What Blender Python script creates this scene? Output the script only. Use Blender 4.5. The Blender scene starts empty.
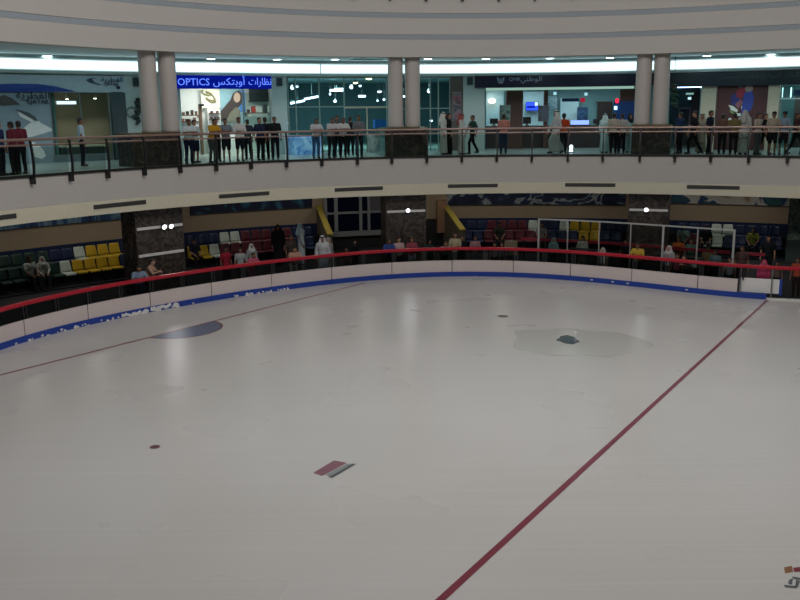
import bpy, bmesh, math, random
import numpy as np
from mathutils import Vector, Matrix
random.seed(7)
R1Z, R2Z = .05, .42
GAL, TOP, AMB, LOW = 16, 1420, .085, 13
SC = bpy.context.scene
COL = SC.collection
# ------------------------------------------------------------------ camera
F = 880.0; HOR = 112.0; ROLL = math.radians(-0.6); EYE = 6.6
P = math.atan((300 - HOR) / F)
FLOOR = 4.16                      # gallery floor above the ice
def ray(x, y):
    X = (x - 400) / F; Y = -(y - 300) / F
    c, s = math.cos(ROLL), math.sin(ROLL)
    X, Y = c*X - s*Y, s*X + c*Y
    return Vector((X, math.cos(P) + math.sin(P)*Y, -math.sin(P) + math.cos(P)*Y))
def at_z(x, y, z):
    d = ray(x, y); t = (z - EYE) / d.z
    return Vector((d.x*t, d.y*t, z))
cam_d = bpy.data.cameras.new('camera'); cam = bpy.data.objects.new('camera', cam_d); COL.objects.link(cam)
c_, s_ = math.cos(ROLL), math.sin(ROLL)
Rx = Vector((1, 0, 0)); Ux = Vector((0, math.sin(P), math.cos(P))); Fw = Vector((0, math.cos(P), -math.sin(P)))
rt = c_*Rx + s_*Ux; up = -s_*Rx + c_*Ux; bk = -Fw
cam.matrix_world = Matrix(((rt.x, up.x, bk.x, 0), (rt.y, up.y, bk.y, 0), (rt.z, up.z, bk.z, EYE), (0, 0, 0, 1)))
cam.location.z = 6.6
cam_d.sensor_width = 36; cam_d.lens = F/800*36; cam_d.clip_end = 300
SC.camera = cam
# ------------------------------------------------------------------ materials
def lin(c):
    if isinstance(c, str):
        c = tuple(int(c[i:i+2], 16) for i in (0, 2, 4))
    return tuple((v/255/12.92 if v/255 <= .04045 else ((v/255+.055)/1.055)**2.4) for v in c) + (1,)
_M = {}
def mat(name, col, rough=.6, metal=0, var=.12, scale=6, spec=.5):
    if name in _M: return _M[name]
    m = bpy.data.materials.new(name); m.use_nodes = True; nt = m.node_tree
    b = nt.nodes['Principled BSDF']
    b.inputs['Roughness'].default_value = rough; b.inputs['Metallic'].default_value = metal
    b.inputs['Specular IOR Level'].default_value = spec
    c = lin(col)
    tc = nt.nodes.new('ShaderNodeTexCoord'); nz = nt.nodes.new('ShaderNodeTexNoise')
    nz.inputs['Scale'].default_value = scale; nz.inputs['Detail'].default_value = 3
    nt.links.new(tc.outputs['Object'], nz.inputs['Vector'])
    mx = nt.nodes.new('ShaderNodeMix'); mx.data_type = 'RGBA'
    mx.inputs[6].default_value = tuple(v*(1-var) for v in c[:3]) + (1,)
    mx.inputs[7].default_value = tuple(min(1, v*(1+var)) for v in c[:3]) + (1,)
    nt.links.new(nz.outputs['Fac'], mx.inputs[0]); nt.links.new(mx.outputs[2], b.inputs['Base Color'])
    _M[name] = m; return m
def cl(hexcol, rough=.85): return mat('cloth ' + hexcol, hexcol, rough, var=.15, scale=14, spec=.2)
def emit(name, col, strength):
    if name in _M: return _M[name]
    m = bpy.data.materials.new(name); m.use_nodes = True; nt = m.node_tree
    nt.nodes.remove(nt.nodes['Principled BSDF'])
    e = nt.nodes.new('ShaderNodeEmission'); e.inputs[0].default_value = lin(col); e.inputs[1].default_value = strength
    nt.links.new(e.outputs[0], nt.nodes['Material Output'].inputs[0])
    _M[name] = m; return m
def glass(name, tint, refl=.12, rough=.02):
    if name in _M: return _M[name]
    m = bpy.data.materials.new(name); m.use_nodes = True; nt = m.node_tree
    nt.nodes.remove(nt.nodes['Principled BSDF'])
    t = nt.nodes.new('ShaderNodeBsdfTransparent'); t.inputs[0].default_value = lin(tint)
    g = nt.nodes.new('ShaderNodeBsdfGlossy'); g.inputs['Roughness'].default_value = rough
    lw = nt.nodes.new('ShaderNodeLayerWeight'); lw.inputs[0].default_value = refl
    mx = nt.nodes.new('ShaderNodeMixShader')
    nt.links.new(lw.outputs['Fresnel'], mx.inputs[0]); nt.links.new(t.outputs[0], mx.inputs[1]); nt.links.new(g.outputs[0], mx.inputs[2])
    nt.links.new(mx.outputs[0], nt.nodes['Material Output'].inputs[0])
    _M[name] = m; return m
def ramp_mat(name, stops, scale, detail=4, dist=1.5, rough=.6, kind='noise', vec='Object', stretch=(1, 1, 1), metal=0):
    """noise or wave pushed through a colour ramp: murals, marble, stripes"""
    if name in _M: return _M[name]
    m = bpy.data.materials.new(name); m.use_nodes = True; nt = m.node_tree
    b = nt.nodes['Principled BSDF']; b.inputs['Roughness'].default_value = rough; b.inputs['Metallic'].default_value = metal
    tc = nt.nodes.new('ShaderNodeTexCoord'); mp = nt.nodes.new('ShaderNodeMapping'); mp.inputs['Scale'].default_value = stretch
    nt.links.new(tc.outputs[vec], mp.inputs['Vector'])
    if kind == 'noise':
        n = nt.nodes.new('ShaderNodeTexNoise'); n.inputs['Scale'].default_value = scale; n.inputs['Detail'].default_value = detail; n.inputs['Distortion'].default_value = dist
        out = n.outputs['Fac']
    else:
        n = nt.nodes.new('ShaderNodeTexWave'); n.inputs['Scale'].default_value = scale; n.inputs['Distortion'].default_value = dist; n.inputs['Detail'].default_value = detail
        n.bands_direction = 'Z' if kind == 'bands' else 'DIAGONAL'
        out = n.outputs['Fac']
    nt.links.new(mp.outputs[0], n.inputs['Vector'])
    cr = nt.nodes.new('ShaderNodeValToRGB'); el = cr.color_ramp.elements
    while len(el) < len(stops): el.new(.5)
    for e, (p, c) in zip(el, stops): e.position = p; e.color = lin(c)
    nt.links.new(out, cr.inputs[0]); nt.links.new(cr.outputs[0], b.inputs['Base Color'])
    _M[name] = m; return m
def ice_material():
    m = bpy.data.materials.new('ice'); m.use_nodes = True; nt = m.node_tree; b = nt.nodes['Principled BSDF']
    tc = nt.nodes.new('ShaderNodeTexCoord')
    def noise(scale, st=(1, 1, 1), rot=0, det=3, dist=0):
        mp = nt.nodes.new('ShaderNodeMapping'); mp.inputs['Scale'].default_value = st; mp.inputs['Rotation'].default_value = (0, 0, rot)
        n = nt.nodes.new('ShaderNodeTexNoise'); n.inputs['Scale'].default_value = scale; n.inputs['Detail'].default_value = det; n.inputs['Distortion'].default_value = dist
        nt.links.new(tc.outputs['Object'], mp.inputs['Vector']); nt.links.new(mp.outputs[0], n.inputs['Vector']); return n.outputs['Fac']
    def ramp(fac, stops):
        cr = nt.nodes.new('ShaderNodeValToRGB'); el = cr.color_ramp.elements
        while len(el) < len(stops): el.new(.5)
        for e, (p, v) in zip(el, stops): e.position = p; e.color = (v, v, v, 1)
        nt.links.new(fac, cr.inputs[0]); return cr.outputs[0]
    big = noise(.16, det=2, dist=0)
    cr = nt.nodes.new('ShaderNodeValToRGB'); e = cr.color_ramp.elements
    e[0].position = .3; e[0].color = lin('c9c5c0'); e[1].position = .7; e[1].color = lin('d3cecb')
    nt.links.new(big, cr.inputs[0])
    s1 = ramp(noise(1.6, (.05, 7, 1), .55, 2, 0), [(.52, 0), (.85, 1)])
    s2 = ramp(noise(1.9, (.06, 8, 1), -.9, 2, 0), [(.52, 0), (.85, 1)])
    ad = nt.nodes.new('ShaderNodeMath'); ad.operation = 'ADD'; nt.links.new(s1, ad.inputs[0]); nt.links.new(s2, ad.inputs[1])
    sc = nt.nodes.new('ShaderNodeMath'); sc.operation = 'MULTIPLY'; sc.inputs[1].default_value = .12; nt.links.new(ad.outputs[0], sc.inputs[0])
    mx = nt.nodes.new('ShaderNodeMix'); mx.data_type = 'RGBA'; mx.inputs[7].default_value = (.95, .95, .93, 1)
    nt.links.new(sc.outputs[0], mx.inputs[0]); nt.links.new(cr.outputs[0], mx.inputs[6]); nt.links.new(mx.outputs[2], b.inputs['Base Color'])
    rr = nt.nodes.new('ShaderNodeMapRange'); rr.inputs['To Min'].default_value = .24; rr.inputs['To Max'].default_value = .33
    nt.links.new(noise(.4, det=2), rr.inputs['Value']); nt.links.new(rr.outputs[0], b.inputs['Roughness'])
    b.inputs['IOR'].default_value = 1.31
    bp = nt.nodes.new('ShaderNodeBump'); bp.inputs['Strength'].default_value = .012; bp.inputs['Distance'].default_value = .02
    nt.links.new(noise(2.5, det=2), bp.inputs['Height']); nt.links.new(bp.outputs[0], b.inputs['Normal'])
    return m
# ------------------------------------------------------------------ object helpers
def link(name, me, m=None, parent=None):
    o = bpy.data.objects.new(name, me); COL.objects.link(o)
    if m is not None and me is not None:
        for k in (m if isinstance(m, (list, tuple)) else [m]): me.materials.append(k)
    if parent is not None:
        o.parent = parent; q = parent; off = Vector()
        while q is not None: off += q.location; q = q.parent
        o.location = -off
    return o
def fin(name, bm, m=None, parent=None, smooth=False):
    me = bpy.data.meshes.new(name)
    bmesh.ops.recalc_face_normals(bm, faces=bm.faces)
    bm.to_mesh(me); bm.free()
    if smooth:
        for p in me.polygons: p.use_smooth = True
    return link(name, me, m, parent)
def tag(o, label=None, cat=None, group=None, kind=None):
    if label: o['label'] = label
    if cat: o['category'] = cat
    if group: o['group'] = group
    if kind: o['kind'] = kind
    return o
def thing(name, label, cat, loc=(0, 0, 0), group=None, kind=None):
    o = bpy.data.objects.new(name, None); o.location = loc; o.empty_display_size = .2; COL.objects.link(o)
    return tag(o, label, cat, group, kind)
def struct(o, label=None): return tag(o, label, None, None, 'structure')
def B(): return bmesh.new()
def box(bm, c, size, rot=0, bev=0):
    r = bmesh.ops.create_cube(bm, size=1)
    bmesh.ops.scale(bm, vec=size, verts=r['verts'])
    if bev:
        es = list({e for v in r['verts'] for e in v.link_edges})
        rr = bmesh.ops.bevel(bm, geom=es, offset=bev, segments=2, affect='EDGES', profile=.5)
        vs = list({v for f in rr['faces'] for v in f.verts} | {v for v in r['verts'] if v.is_valid})
    else: vs = r['verts']
    bmesh.ops.rotate(bm, cent=(0, 0, 0), matrix=Matrix.Rotation(rot, 3, 'Z'), verts=vs)
    bmesh.ops.translate(bm, vec=c, verts=vs)
    return vs
def cyl(bm, p0, p1, r0, r1=None, seg=10, caps=True):
    p0, p1 = Vector(p0), Vector(p1); r1 = r0 if r1 is None else r1
    ax = (p1 - p0).normalized(); u = ax.orthogonal().normalized(); v = ax.cross(u)
    A = [bm.verts.new(p0 + (u*math.cos(t) + v*math.sin(t))*r0) for t in [2*math.pi*i/seg for i in range(seg)]]
    C = [bm.verts.new(p1 + (u*math.cos(t) + v*math.sin(t))*r1) for t in [2*math.pi*i/seg for i in range(seg)]]
    for i in range(seg):
        j = (i+1) % seg; bm.faces.new((A[i], A[j], C[j], C[i]))
    if caps: bm.faces.new(A[::-1]); bm.faces.new(C)
def lathe(bm, c, prof, seg=16, sx=1, sy=1):
    rings = [[bm.verts.new((c[0]+r*sx*math.cos(2*math.pi*i/seg), c[1]+r*sy*math.sin(2*math.pi*i/seg), c[2]+z)) for i in range(seg)] for r, z in prof]
    for a, b in zip(rings, rings[1:]):
        for i in range(seg):
            j = (i+1) % seg; bm.faces.new((a[i], a[j], b[j], b[i]))
    bm.faces.new(rings[0][::-1]); bm.faces.new(rings[-1])
def ell(bm, c, r, seg=12, rings=8, rot=None):
    q = bmesh.ops.create_uvsphere(bm, u_segments=seg, v_segments=rings, radius=1)
    bmesh.ops.scale(bm, vec=r, verts=q['verts'])
    if rot is not None: bmesh.ops.rotate(bm, cent=(0, 0, 0), matrix=rot, verts=q['verts'])
    bmesh.ops.translate(bm, vec=c, verts=q['verts'])
def prism(bm, pts, d):
    """polygon of 3D points extruded by vector d"""
    A = [bm.verts.new(p) for p in pts]; C = [bm.verts.new(Vector(p)+Vector(d)) for p in pts]
    n = len(A)
    bm.faces.new(A[::-1]); bm.faces.new(C)
    for i in range(n):
        j = (i+1) % n; bm.faces.new((A[i], A[j], C[j], C[i]))
# ------------------------------------------------------------------ plan curves
class Curve:
    def __init__(s, pts):
        s.p = np.array(pts, float)
        d = np.linalg.norm(np.diff(s.p, axis=0), axis=1); s.s = np.concatenate([[0], np.cumsum(d)]); s.L = s.s[-1]
        t = np.gradient(s.p, axis=0); t /= np.linalg.norm(t, axis=1)[:, None]
        s.n = np.stack([-t[:, 1], t[:, 0]], 1)      # travels left to right: points away from the camera
        s.t = t
    def pos(s, a, off=0):
        return np.array([np.interp(a, s.s, s.p[:, 0] + off*s.n[:, 0]), np.interp(a, s.s, s.p[:, 1] + off*s.n[:, 1])])
    def ang(s, a):
        return math.atan2(np.interp(a, s.s, s.t[:, 1]), np.interp(a, s.s, s.t[:, 0]))
    def v(s, a, z, off=0):
        q = s.pos(a, off); return Vector((q[0], q[1], z))
    def nv(s, a):
        t = s.ang(a); return Vector((-math.sin(t), math.cos(t), 0))
    def tv(s, a):
        t = s.ang(a); return Vector((math.cos(t), math.sin(t), 0))
    def hit(s, x, y):
        d = ray(x, y); az = d.x/d.y
        q = s.p[:, 0]/np.maximum(s.p[:, 1], .5)
        k = s.p[:, 1] > 1
        return float(np.interp(az, q[k], s.s[k]))
    def z(s, x, y):
        d = ray(x, y); a = s.hit(x, y); q = s.pos(a); return EYE + d.z/d.y*q[1]
    def offset(s, d): return Curve(s.p + d*s.n)
def smooth_curve(P_, ext0=14, ext1=14, deg=4, n=120, k0=.0, k1=.0, step=.35):
    """fit y and x over chord length, resample, carry on past both ends along a gentle bend"""
    P_ = np.array(P_); d = np.concatenate([[0], np.cumsum(np.linalg.norm(np.diff(P_, axis=0), axis=1))])
    fx, fy = np.polyfit(d, P_[:, 0], deg), np.polyfit(d, P_[:, 1], deg)
    t = np.linspace(0, d[-1], n); Q = np.stack([np.polyval(fx, t), np.polyval(fy, t)], 1)
    def run(p, th, k, L):
        out = []
        for _ in range(int(L/step)):
            th += k*step; p = p + step*np.array([math.cos(th), math.sin(th)]); out.append(p)
        return out
    a = Q[1]-Q[0]; th = math.atan2(-a[1], -a[0])
    b = Q[-1]-Q[-2]; th2 = math.atan2(b[1], b[0])
    pre = run(Q[0], th, k0, ext0)[::-1]; post = run(Q[-1], th2, k1, ext1)
    return Curve(pre + list(Q) + post)
EYE = 6.0
# gallery edge, from five levels seen along it
_xs = list(range(0, 801, 100))
_lv = {2.22: [45, 49, 52, 54, 54.7, 54.7, 53.5, 51.5, 48.5], -1.95: [182.7, 176.7, 166.7, 161, 156.7, 156, 155.5, 157.5, 159.5],
       -2.97: [214, 203, 193, 187, 183, 182.7, 181, 181.7, 186.7], -3.45: [230, 217, 206, 200, 193.5, 193, 193, 194, 196.5]}
_D = []
for j, x in enumerate(_xs):
    h = np.array(list(_lv)); m = np.array([(lambda d: d.z/d.y)(ray(x, v[j])) for v in _lv.values()])
    _D.append((h@h)/(h@m))
_pf = np.polyfit(_xs, _D, 4)
_g = []
for x in np.linspace(0, 800, 33):
    d = ray(x, 130); D = np.polyval(_pf, x); _g.append((d.x/d.y*D, D))
G = smooth_curve(_g, deg=5, k0=.045, k1=-.05)
EYE = 6.6
# ice edge (foot of the boards)
_re = [(0, 349), (27, 342.7), (88, 325), (120, 317), (166.6, 309.5), (215, 300.5), (270, 291.7), (340, 283.2), (400, 279), (460, 276.3), (505, 275.4), (530, 277.2), (590, 283.4), (660, 289.7), (736, 296.5), (766, 299), (800, 301.6)]
R = smooth_curve([at_z(x, y, 0)[:2] for x, y in _re], deg=6, k0=.02, k1=-.03)
# lower back wall, foot of its beige band at z = 1.3
_we = [(0, 252), (130, 237), (190, 233), (270, 226), (350, 221), (460, 218.5), (626, 219), (787, 224)]
W = smooth_curve([at_z(x, y, 1.3)[:2] for x, y in _we], deg=4, k0=.03, k1=-.03)
_so = np.interp(G.s, [G.hit(-60, 100), G.hit(0, 100), G.hit(150, 100), G.hit(280, 100), G.L], [8.2, 7.3, 6.0, 5.0, 5.0])
S = Curve(G.p + _so[:, None]*G.n)   # shop fronts, farther back at the left
# The gallery is laid out with heights from 0.6 m under the ice and lifted into place when each stretch of building ends.
LIFT = .6; _seen = set()
def gallery_begin():
    global EYE, _seen
    EYE = 6.0; _seen = set(o.name for o in bpy.data.objects)
def gallery_end():
    global EYE
    EYE = 6.6
    for o in bpy.data.objects:
        if o.name not in _seen and o.parent is None: o.location.z += LIFT
def sweep(bm, cu, a0, a1, prof, ds=.4, zs=None):
    """closed section (offset, z) swept along the curve from a0 to a1"""
    n = max(2, int(abs(a1-a0)/ds)+1)
    rings = []
    for a in np.linspace(a0, a1, n):
        rings.append([bm.verts.new(cu.v(a, z + (zs(a, z) if zs else 0), o)) for o, z in prof])
    k = len(prof)
    for A, C in zip(rings, rings[1:]):
        for i in range(k):
            j = (i+1) % k; bm.faces.new((A[i], A[j], C[j], C[i]))
    bm.faces.new(rings[0][::-1]); bm.faces.new(rings[-1])
def rect(o0, o1, z0, z1): return [(o0, z0), (o1, z0), (o1, z1), (o0, z1)]
def band(name, cu, a0, a1, o0, o1, z0, z1, m, parent=None, ds=.4):
    bm = B(); sweep(bm, cu, a0, a1, rect(o0, o1, z0, z1), ds); return fin(name, bm, m, parent)
def pxz(cu, x0, y0, x1, y1):
    """pixel rectangle on an upright curved surface: arc range and heights"""
    xm, ym = (x0+x1)/2, (y0+y1)/2
    za, zb = cu.z(xm, y1), cu.z(xm, y0)
    return cu.hit(x0, ym), cu.hit(x1, ym), za, zb
def pane(name, cu, x0, y0, x1, y1, o0, o1, m, parent=None):
    a0, a1, za, zb = pxz(cu, x0, y0, x1, y1); return band(name, cu, a0, a1, o0, o1, za, zb, m, parent)
def root_on(name, label, cat, cu, a, z, group=None, kind=None, off=0):
    return thing(name, label, cat, cu.v(a, z, off), group, kind)
ORD = 'first second third fourth fifth sixth seventh eighth ninth tenth eleventh twelfth thirteenth fourteenth fifteenth sixteenth seventeenth eighteenth nineteenth twentieth'.split()
def ordn(i): return ORD[i] if i < 20 else ('twenty-' + ORD[i-20] if i < 29 else 'thirtieth' if i == 29 else 'thirty-' + ORD[i-30])
def mesh_text(name, body, size, m, mw, depth=.01, parent=None, spacing=1.0, squash=1):
    c = bpy.data.curves.new('lettering', 'FONT'); c.body = body; c.size = size; c.extrude = depth; c.align_x = 'CENTER'; c.resolution_u = 2; c.space_character = spacing
    o = bpy.data.objects.new('tmp', c); COL.objects.link(o)
    dg = bpy.context.evaluated_depsgraph_get(); me = bpy.data.meshes.new_from_object(o.evaluated_get(dg)); bpy.data.objects.remove(o)
    me.name = name; me.transform(Matrix.Diagonal((squash, 1, 1, 1))); me.transform(mw); me.materials.clear()
    return link(name, me, m, parent)
def sign_mat(cu, x, y, off=-.1):
    """frame for lettering standing on the front of a curved surface, reading left to right"""
    a = cu.hit(x, y); t = cu.tv(a); n = cu.nv(a); o = cu.v(a, cu.z(x, y), off)
    return Matrix(((t.x, 0, -n.x, o.x), (t.y, 0, -n.y, o.y), (0, 1, 0, o.z), (0, 0, 0, 1)))
def area(name, loc, size, energy, col=(1, 1, 1), rot=(0, 0, 0), sy=None, spread=None):
    l = bpy.data.lights.new(name, 'AREA'); l.energy = energy; l.color = col; l.size = size
    if sy: l.shape = 'RECTANGLE'; l.size_y = sy
    if spread: l.spread = spread
    o = bpy.data.objects.new(name, l); o.location = loc; o.rotation_euler = rot; COL.objects.link(o); return o
def point(name, loc, energy, col=(1, 1, 1), r=.1):
    l = bpy.data.lights.new(name, 'POINT'); l.energy = energy; l.color = col; l.shadow_soft_size = r
    o = bpy.data.objects.new(name, l); o.location = loc; COL.objects.link(o); return o
# ------------------------------------------------------------------ palette
plaster = mat('plaster', 'bdb8b2', .8, var=.03); cream = mat('cream plaster', 'd8d2bb', .7, var=.03)
tile = mat('pale tile', 'b9c4c0', .25, var=.08, scale=1.5); concrete = mat('dark concrete', '2c2c2e', .8)
marble = ramp_mat('dark marble', [(.3, '2b2725'), (.5, '3f3935'), (.62, '574e47'), (.75, '322d2a')], 2.2, 6, 2.5, .25)
gold = mat('gold trim', '6b5a38', .4, .5); steel = mat('brushed steel', '8d8f90', .35, .9); black = mat('black metal', '141416', .45)
rose = mat('bronze rail', 'a58a80', .35, .6); pale_green = mat('pale green paint', 'a2b3b0', .6, var=.04)
white_p = mat('white paint', 'e4e2de', .5, var=.03); rail_red = mat('red rail', 'b3122a', .45, var=.06); strip_blue = mat('blue kick strip', '1b3f9a', .5, var=.1)
board_w = mat('white dasher board', 'd6c8c4', .45, var=.04, scale=2); beige = mat('beige wall', 'b8a58b', .8, var=.05, scale=2)
navy = mat('navy sign', '10162f', .35); dark_blue = mat('dark blue paint', '182c55', .7); brown = mat('brown veneer', '4b2f27', .5, var=.2, scale=3)
grey_floor = mat('grey rubber floor', '26272b', .8); teal_wall = mat('teal interior wall', '86aeb0', .7, var=.05); white_wall = mat('white interior wall', 'dfe4e2', .7, var=.03)
rail_glass = glass('balustrade glass', 'e4ebe8', .10); board_glass = glass('rink glass', 'b8bcbd', .10); shop_glass = glass('shop glass', 'e6efec', .10)
cove_m = emit('cove diffuser', 'd4f6ff', 1.9); lamp_m = emit('downlight diffuser', 'd8f6ff', 9); tube_m = emit('tube diffuser', 'cfdcff', 9); warm_m = emit('warm lamp', 'f2f0b8', 6)
# ------------------------------------------------------------------ ice and its painted marks
a0R, a1R = .5, R.L-.5
bm = B(); pts = [R.v(a, 0, .03) for a in np.linspace(a0R, a1R, 90)]
pts += [Vector((pts[-1].x, 1, 0)), Vector((pts[0].x, 1, 0))]
f = bm.faces.new([bm.verts.new(p) for p in pts]); bmesh.ops.triangulate(bm, faces=[f])
ice = tag(fin('floor_ice', bm, ice_material()), 'pale grey skating rink ice with red lines, worn and lightly scratched', None, None, 'structure')
red_line = mat('red line in ice', '82303f', .3, var=.3, scale=5); thin_red = mat('faded red line in ice', '8a4a4c', .3, var=.3, scale=5)
crease_m = mat('crease blue', '6c7790', .3, var=.15, scale=2); dot_red = mat('red spot in ice', '6a3340', .3); grey_ink = mat('grey print', '55575a', .4)
def flat(name, pts, m, z=.004, parent=ice, label=None):
    bm = B(); fc = bm.faces.new([bm.verts.new((p[0], p[1], z)) for p in pts])
    if fc.normal.z < 0: fc.normal_flip()
    bmesh.ops.triangulate(bm, faces=[fc]); o = fin(name, bm, m, parent)
    if label: o['label'] = label
    return o
def gq(*pp): return [at_z(x, y, 0) for x, y in pp]
def disc(name, c, r, m, z=.006, label=None):
    return flat(name, [(c[0]+r*math.cos(t), c[1]+r*math.sin(t)) for t in np.linspace(0, 2*math.pi, 28)[:-1]], m, z, label=label)
flat('centre_line', gq((433, 602), (766.6, 299.6), (769.4, 299.6), (443.5, 602)), red_line, label='wide red line across the ice')
A_, C_ = at_z(-60, 390.3, 0), at_z(365, 283, 0); n_ = (C_-A_).normalized(); w_ = Vector((-n_.y, n_.x, 0))*.045
flat('goal_line', [A_-w_, C_-w_, C_+w_, A_+w_], thin_red, label='thin red line across the ice')
e1, e2 = at_z(149.5, 338, 0), at_z(211.5, 329.3, 0); e1 = A_+n_*((e1-A_)@n_); cc = A_+n_*((at_z(180, 329, 0)-A_)@n_)
cc = A_ + n_*((at_z(182, 328.8, 0)-A_)@n_); rad = (e1-cc).length*.98; inn = Vector((n_.y, -n_.x, 0))
flat('goal_crease', [cc+n_*rad*math.cos(t)+inn*rad*.9*math.sin(t) for t in np.linspace(0, math.pi, 26)], crease_m, .003, label='grey blue half circle')
flat('crease_border', [cc+n_*rad*math.cos(t)+inn*rad*.9*math.sin(t) for t in np.linspace(0, math.pi, 26)] + [cc+n_*(rad-.07)*math.cos(t)+inn*(rad-.07)*.9*math.sin(t) for t in np.linspace(math.pi, 0, 26)], thin_red, .005)
disc('faceoff_spot', at_z(155, 447, 0), .105, dot_red, label='dark red spot'); disc('faceoff_spot', at_z(503, 316.3, 0), .176, mat('dark spot in ice', '4a3c40', .3), label='dark spot')
wet = mat('wet ice', 'c7c5be', .21, var=.04)
def blobflat(name, c, rx, ry, m, z, seed, label=None):
    rr = random.Random(seed); ph = [rr.uniform(0, 6.28) for _ in range(3)]
    return flat(name, [(c[0]+rx*math.cos(t)*(1+.12*math.sin(3*t+ph[0])+.07*math.sin(5*t+ph[1])), c[1]+ry*math.sin(t)*(1+.12*math.sin(2*t+ph[2])+.06*math.sin(7*t+ph[1]))) for t in np.linspace(0, 2*math.pi, 48)[:-1]], m, z, label=label)
blobflat('wet_patch', at_z(575, 342, 0), 1.95, 1.7, wet, .002, 3, 'damp patch on the ice')
blobflat('dark_puddle', at_z(568, 339.8, 0), .3, .46, mat('puddle blue', '3d5763', .1), .006, 5, 'small dark blue puddle')
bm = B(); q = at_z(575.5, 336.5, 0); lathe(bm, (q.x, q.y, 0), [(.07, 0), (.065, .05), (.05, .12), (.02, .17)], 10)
tag(fin('glint_lump', bm, white_p), 'white lump standing in for a bright reflection beside the dark blue puddle', 'reflection stand-in')  # bright reflection on the ice, modelled as a white solid
flat('painted_emblem', gq((313, 473), (334, 460.5), (347, 463), (322, 476)), mat('faded crimson print', '8d5a68', .4, var=.3, scale=8), label='crimson slanted print')
flat('painted_emblem', gq((326, 474.5), (347, 464), (354, 463.8), (330, 478)), mat('faded grey print', '8f9190', .4, var=.2, scale=8), .0035, label='pale grey slanted print')
flat('painted_emblem', gq((329, 477.2), (353, 463.8), (356, 464.2), (332, 478.2)), grey_ink, .005)
flat('painted_emblem', gq((784, 567.5), (792, 566), (793, 572), (785, 573.5)), mat('orange print', '8a5c34', .4), label='orange print'); flat('painted_emblem', gq((793, 568), (806, 566.5), (806, 572), (794, 572)), red_line)
for p in ([(784, 585), (797, 586.5), (797, 588.5), (785, 587.5)], [(792, 576.5), (806, 579), (806, 581), (793, 579)], [(789, 580), (793, 578.5), (792, 585), (788, 584)], [(796, 580), (800, 581), (798, 587), (795, 587)]): flat('painted_emblem', gq(*p), grey_ink)
# ------------------------------------------------------------------ lower concourse shell
bm = B(); vs = [bm.verts.new(p) for p in ((-45, -6, -.02), (45, -6, -.02), (45, 62, -.02), (-45, 62, -.02))]; bm.faces.new(vs)
struct(fin('floor', bm, grey_floor))
def ww(name, x0, x1, z0, z1, m, o0=0, o1=.25, y=228): return struct(band(name, W, W.hit(x0, y), W.hit(x1, y), o0, o1, z0, z1, m))
aW0, aW1 = .5, W.L-.5
struct(band('wall_lower', W, aW0, aW1, .0, .25, 1.3, 3.7, beige))
struct(band('wall_lower', W, aW0, W.hit(318, 228), -.02, .25, 0, 1.3, dark_blue)); struct(band('wall_lower', W, W.hit(318, 228), W.hit(447, 225), -.02, .25, 0, 1.3, mat('charcoal wall', '2b2b2e', .7)))
struct(band('wall_lower', W, W.hit(447, 225), aW1, -.02, .25, 0, 1.3, dark_blue))
mur = [(-60, 143, 'blue mural with pale streaks along the wall above the leftmost seats', ramp_mat('blue streak mural', [(.3, '16294f'), (.5, '2f5f8c'), (.62, '7fa3b8'), (.72, '1c3a68')], .9, 4, 2.5, stretch=(1, 1, .35))),
       (190, 312, 'dark blue and cyan mural on the wall right of the leftmost pier', ramp_mat('cyan arch mural', [(.35, '3b7d97'), (.48, '14244a'), (.6, '14203d'), (.7, '2d6d92')], .55, 2, 2.0, stretch=(1, 1, 1))),
       (447, 625, 'navy mural with white swirls on the wall right of the centre pier', ramp_mat('white swirl mural', [(.38, '15203a'), (.5, '22365a'), (.55, 'b9c3c8'), (.6, '1b2d50'), (.75, '2d5673')], .38, 3, 2.6, stretch=(1, 1, 1.6))),
       (668, 792, 'white mural with blue, green and orange waves on the rightmost wall', ramp_mat('wave mural', [(.3, '8c4f2e'), (.42, 'c5c3b5'), (.52, 'cfd0c8'), (.56, '1e3f74'), (.66, '2f6a6a')], .34, 2, 2.2, stretch=(1, 1, 2)))]
for x0, x1, lb, m in mur:
    a, b = W.hit(x0, 210), W.hit(x1, 210); r = root_on('wall_mural', lb, 'mural', W, (a+b)/2, 2.0, 'murals above the seating')
    zm = W.z((x0+x1)/2, 204.3 if x0 > 300 else 226 if x0 < 0 else 210.5); band('printed_panel', W, a, b, -.05, -.005, zm, 3.55, m, r); band('edge_trim', W, a, b, -.07, -.005, zm-.04, zm, mat('mural trim', '4b4438', .6), r)
gallery_begin()
# ceiling of the concourse, gallery slab, fascia, lip
a0, a1 = .5, G.L-.5
struct(band('ceiling_concourse', G, a0, a1, .45, 11.5, 2.98, 3.1, mat('dim ceiling paint', '8d8a84', .8)))
_lx = [G.hit(x, 200) for x in (-60, 0, 130, 250, 400)]
lip_rise = lambda a, z: float(np.interp(a, _lx, [.16, .15, .11, .06, 0])) if z < 3.2 else 0
bm = B(); sweep(bm, G, a0, a1, [(0, 4.16), (0, 3.03), (-.07, 3.0), (-.05, 2.53), (.45, 2.53), (.45, 3.1), (.6, 3.1), (.6, 4.16)], zs=lip_rise)
struct(fin('wall_gallery_edge', bm, plaster))
bm = B(); sweep(bm, G, a0, a1, [(-.075, 2.995), (-.055, 2.525), (-.045, 2.525), (-.065, 2.995)], zs=lip_rise); struct(fin('trim_1', bm, cream))
struct(band('floor_gallery', G, a0, a1, .61, 24, 3.9, FLOOR, tile))
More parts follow.
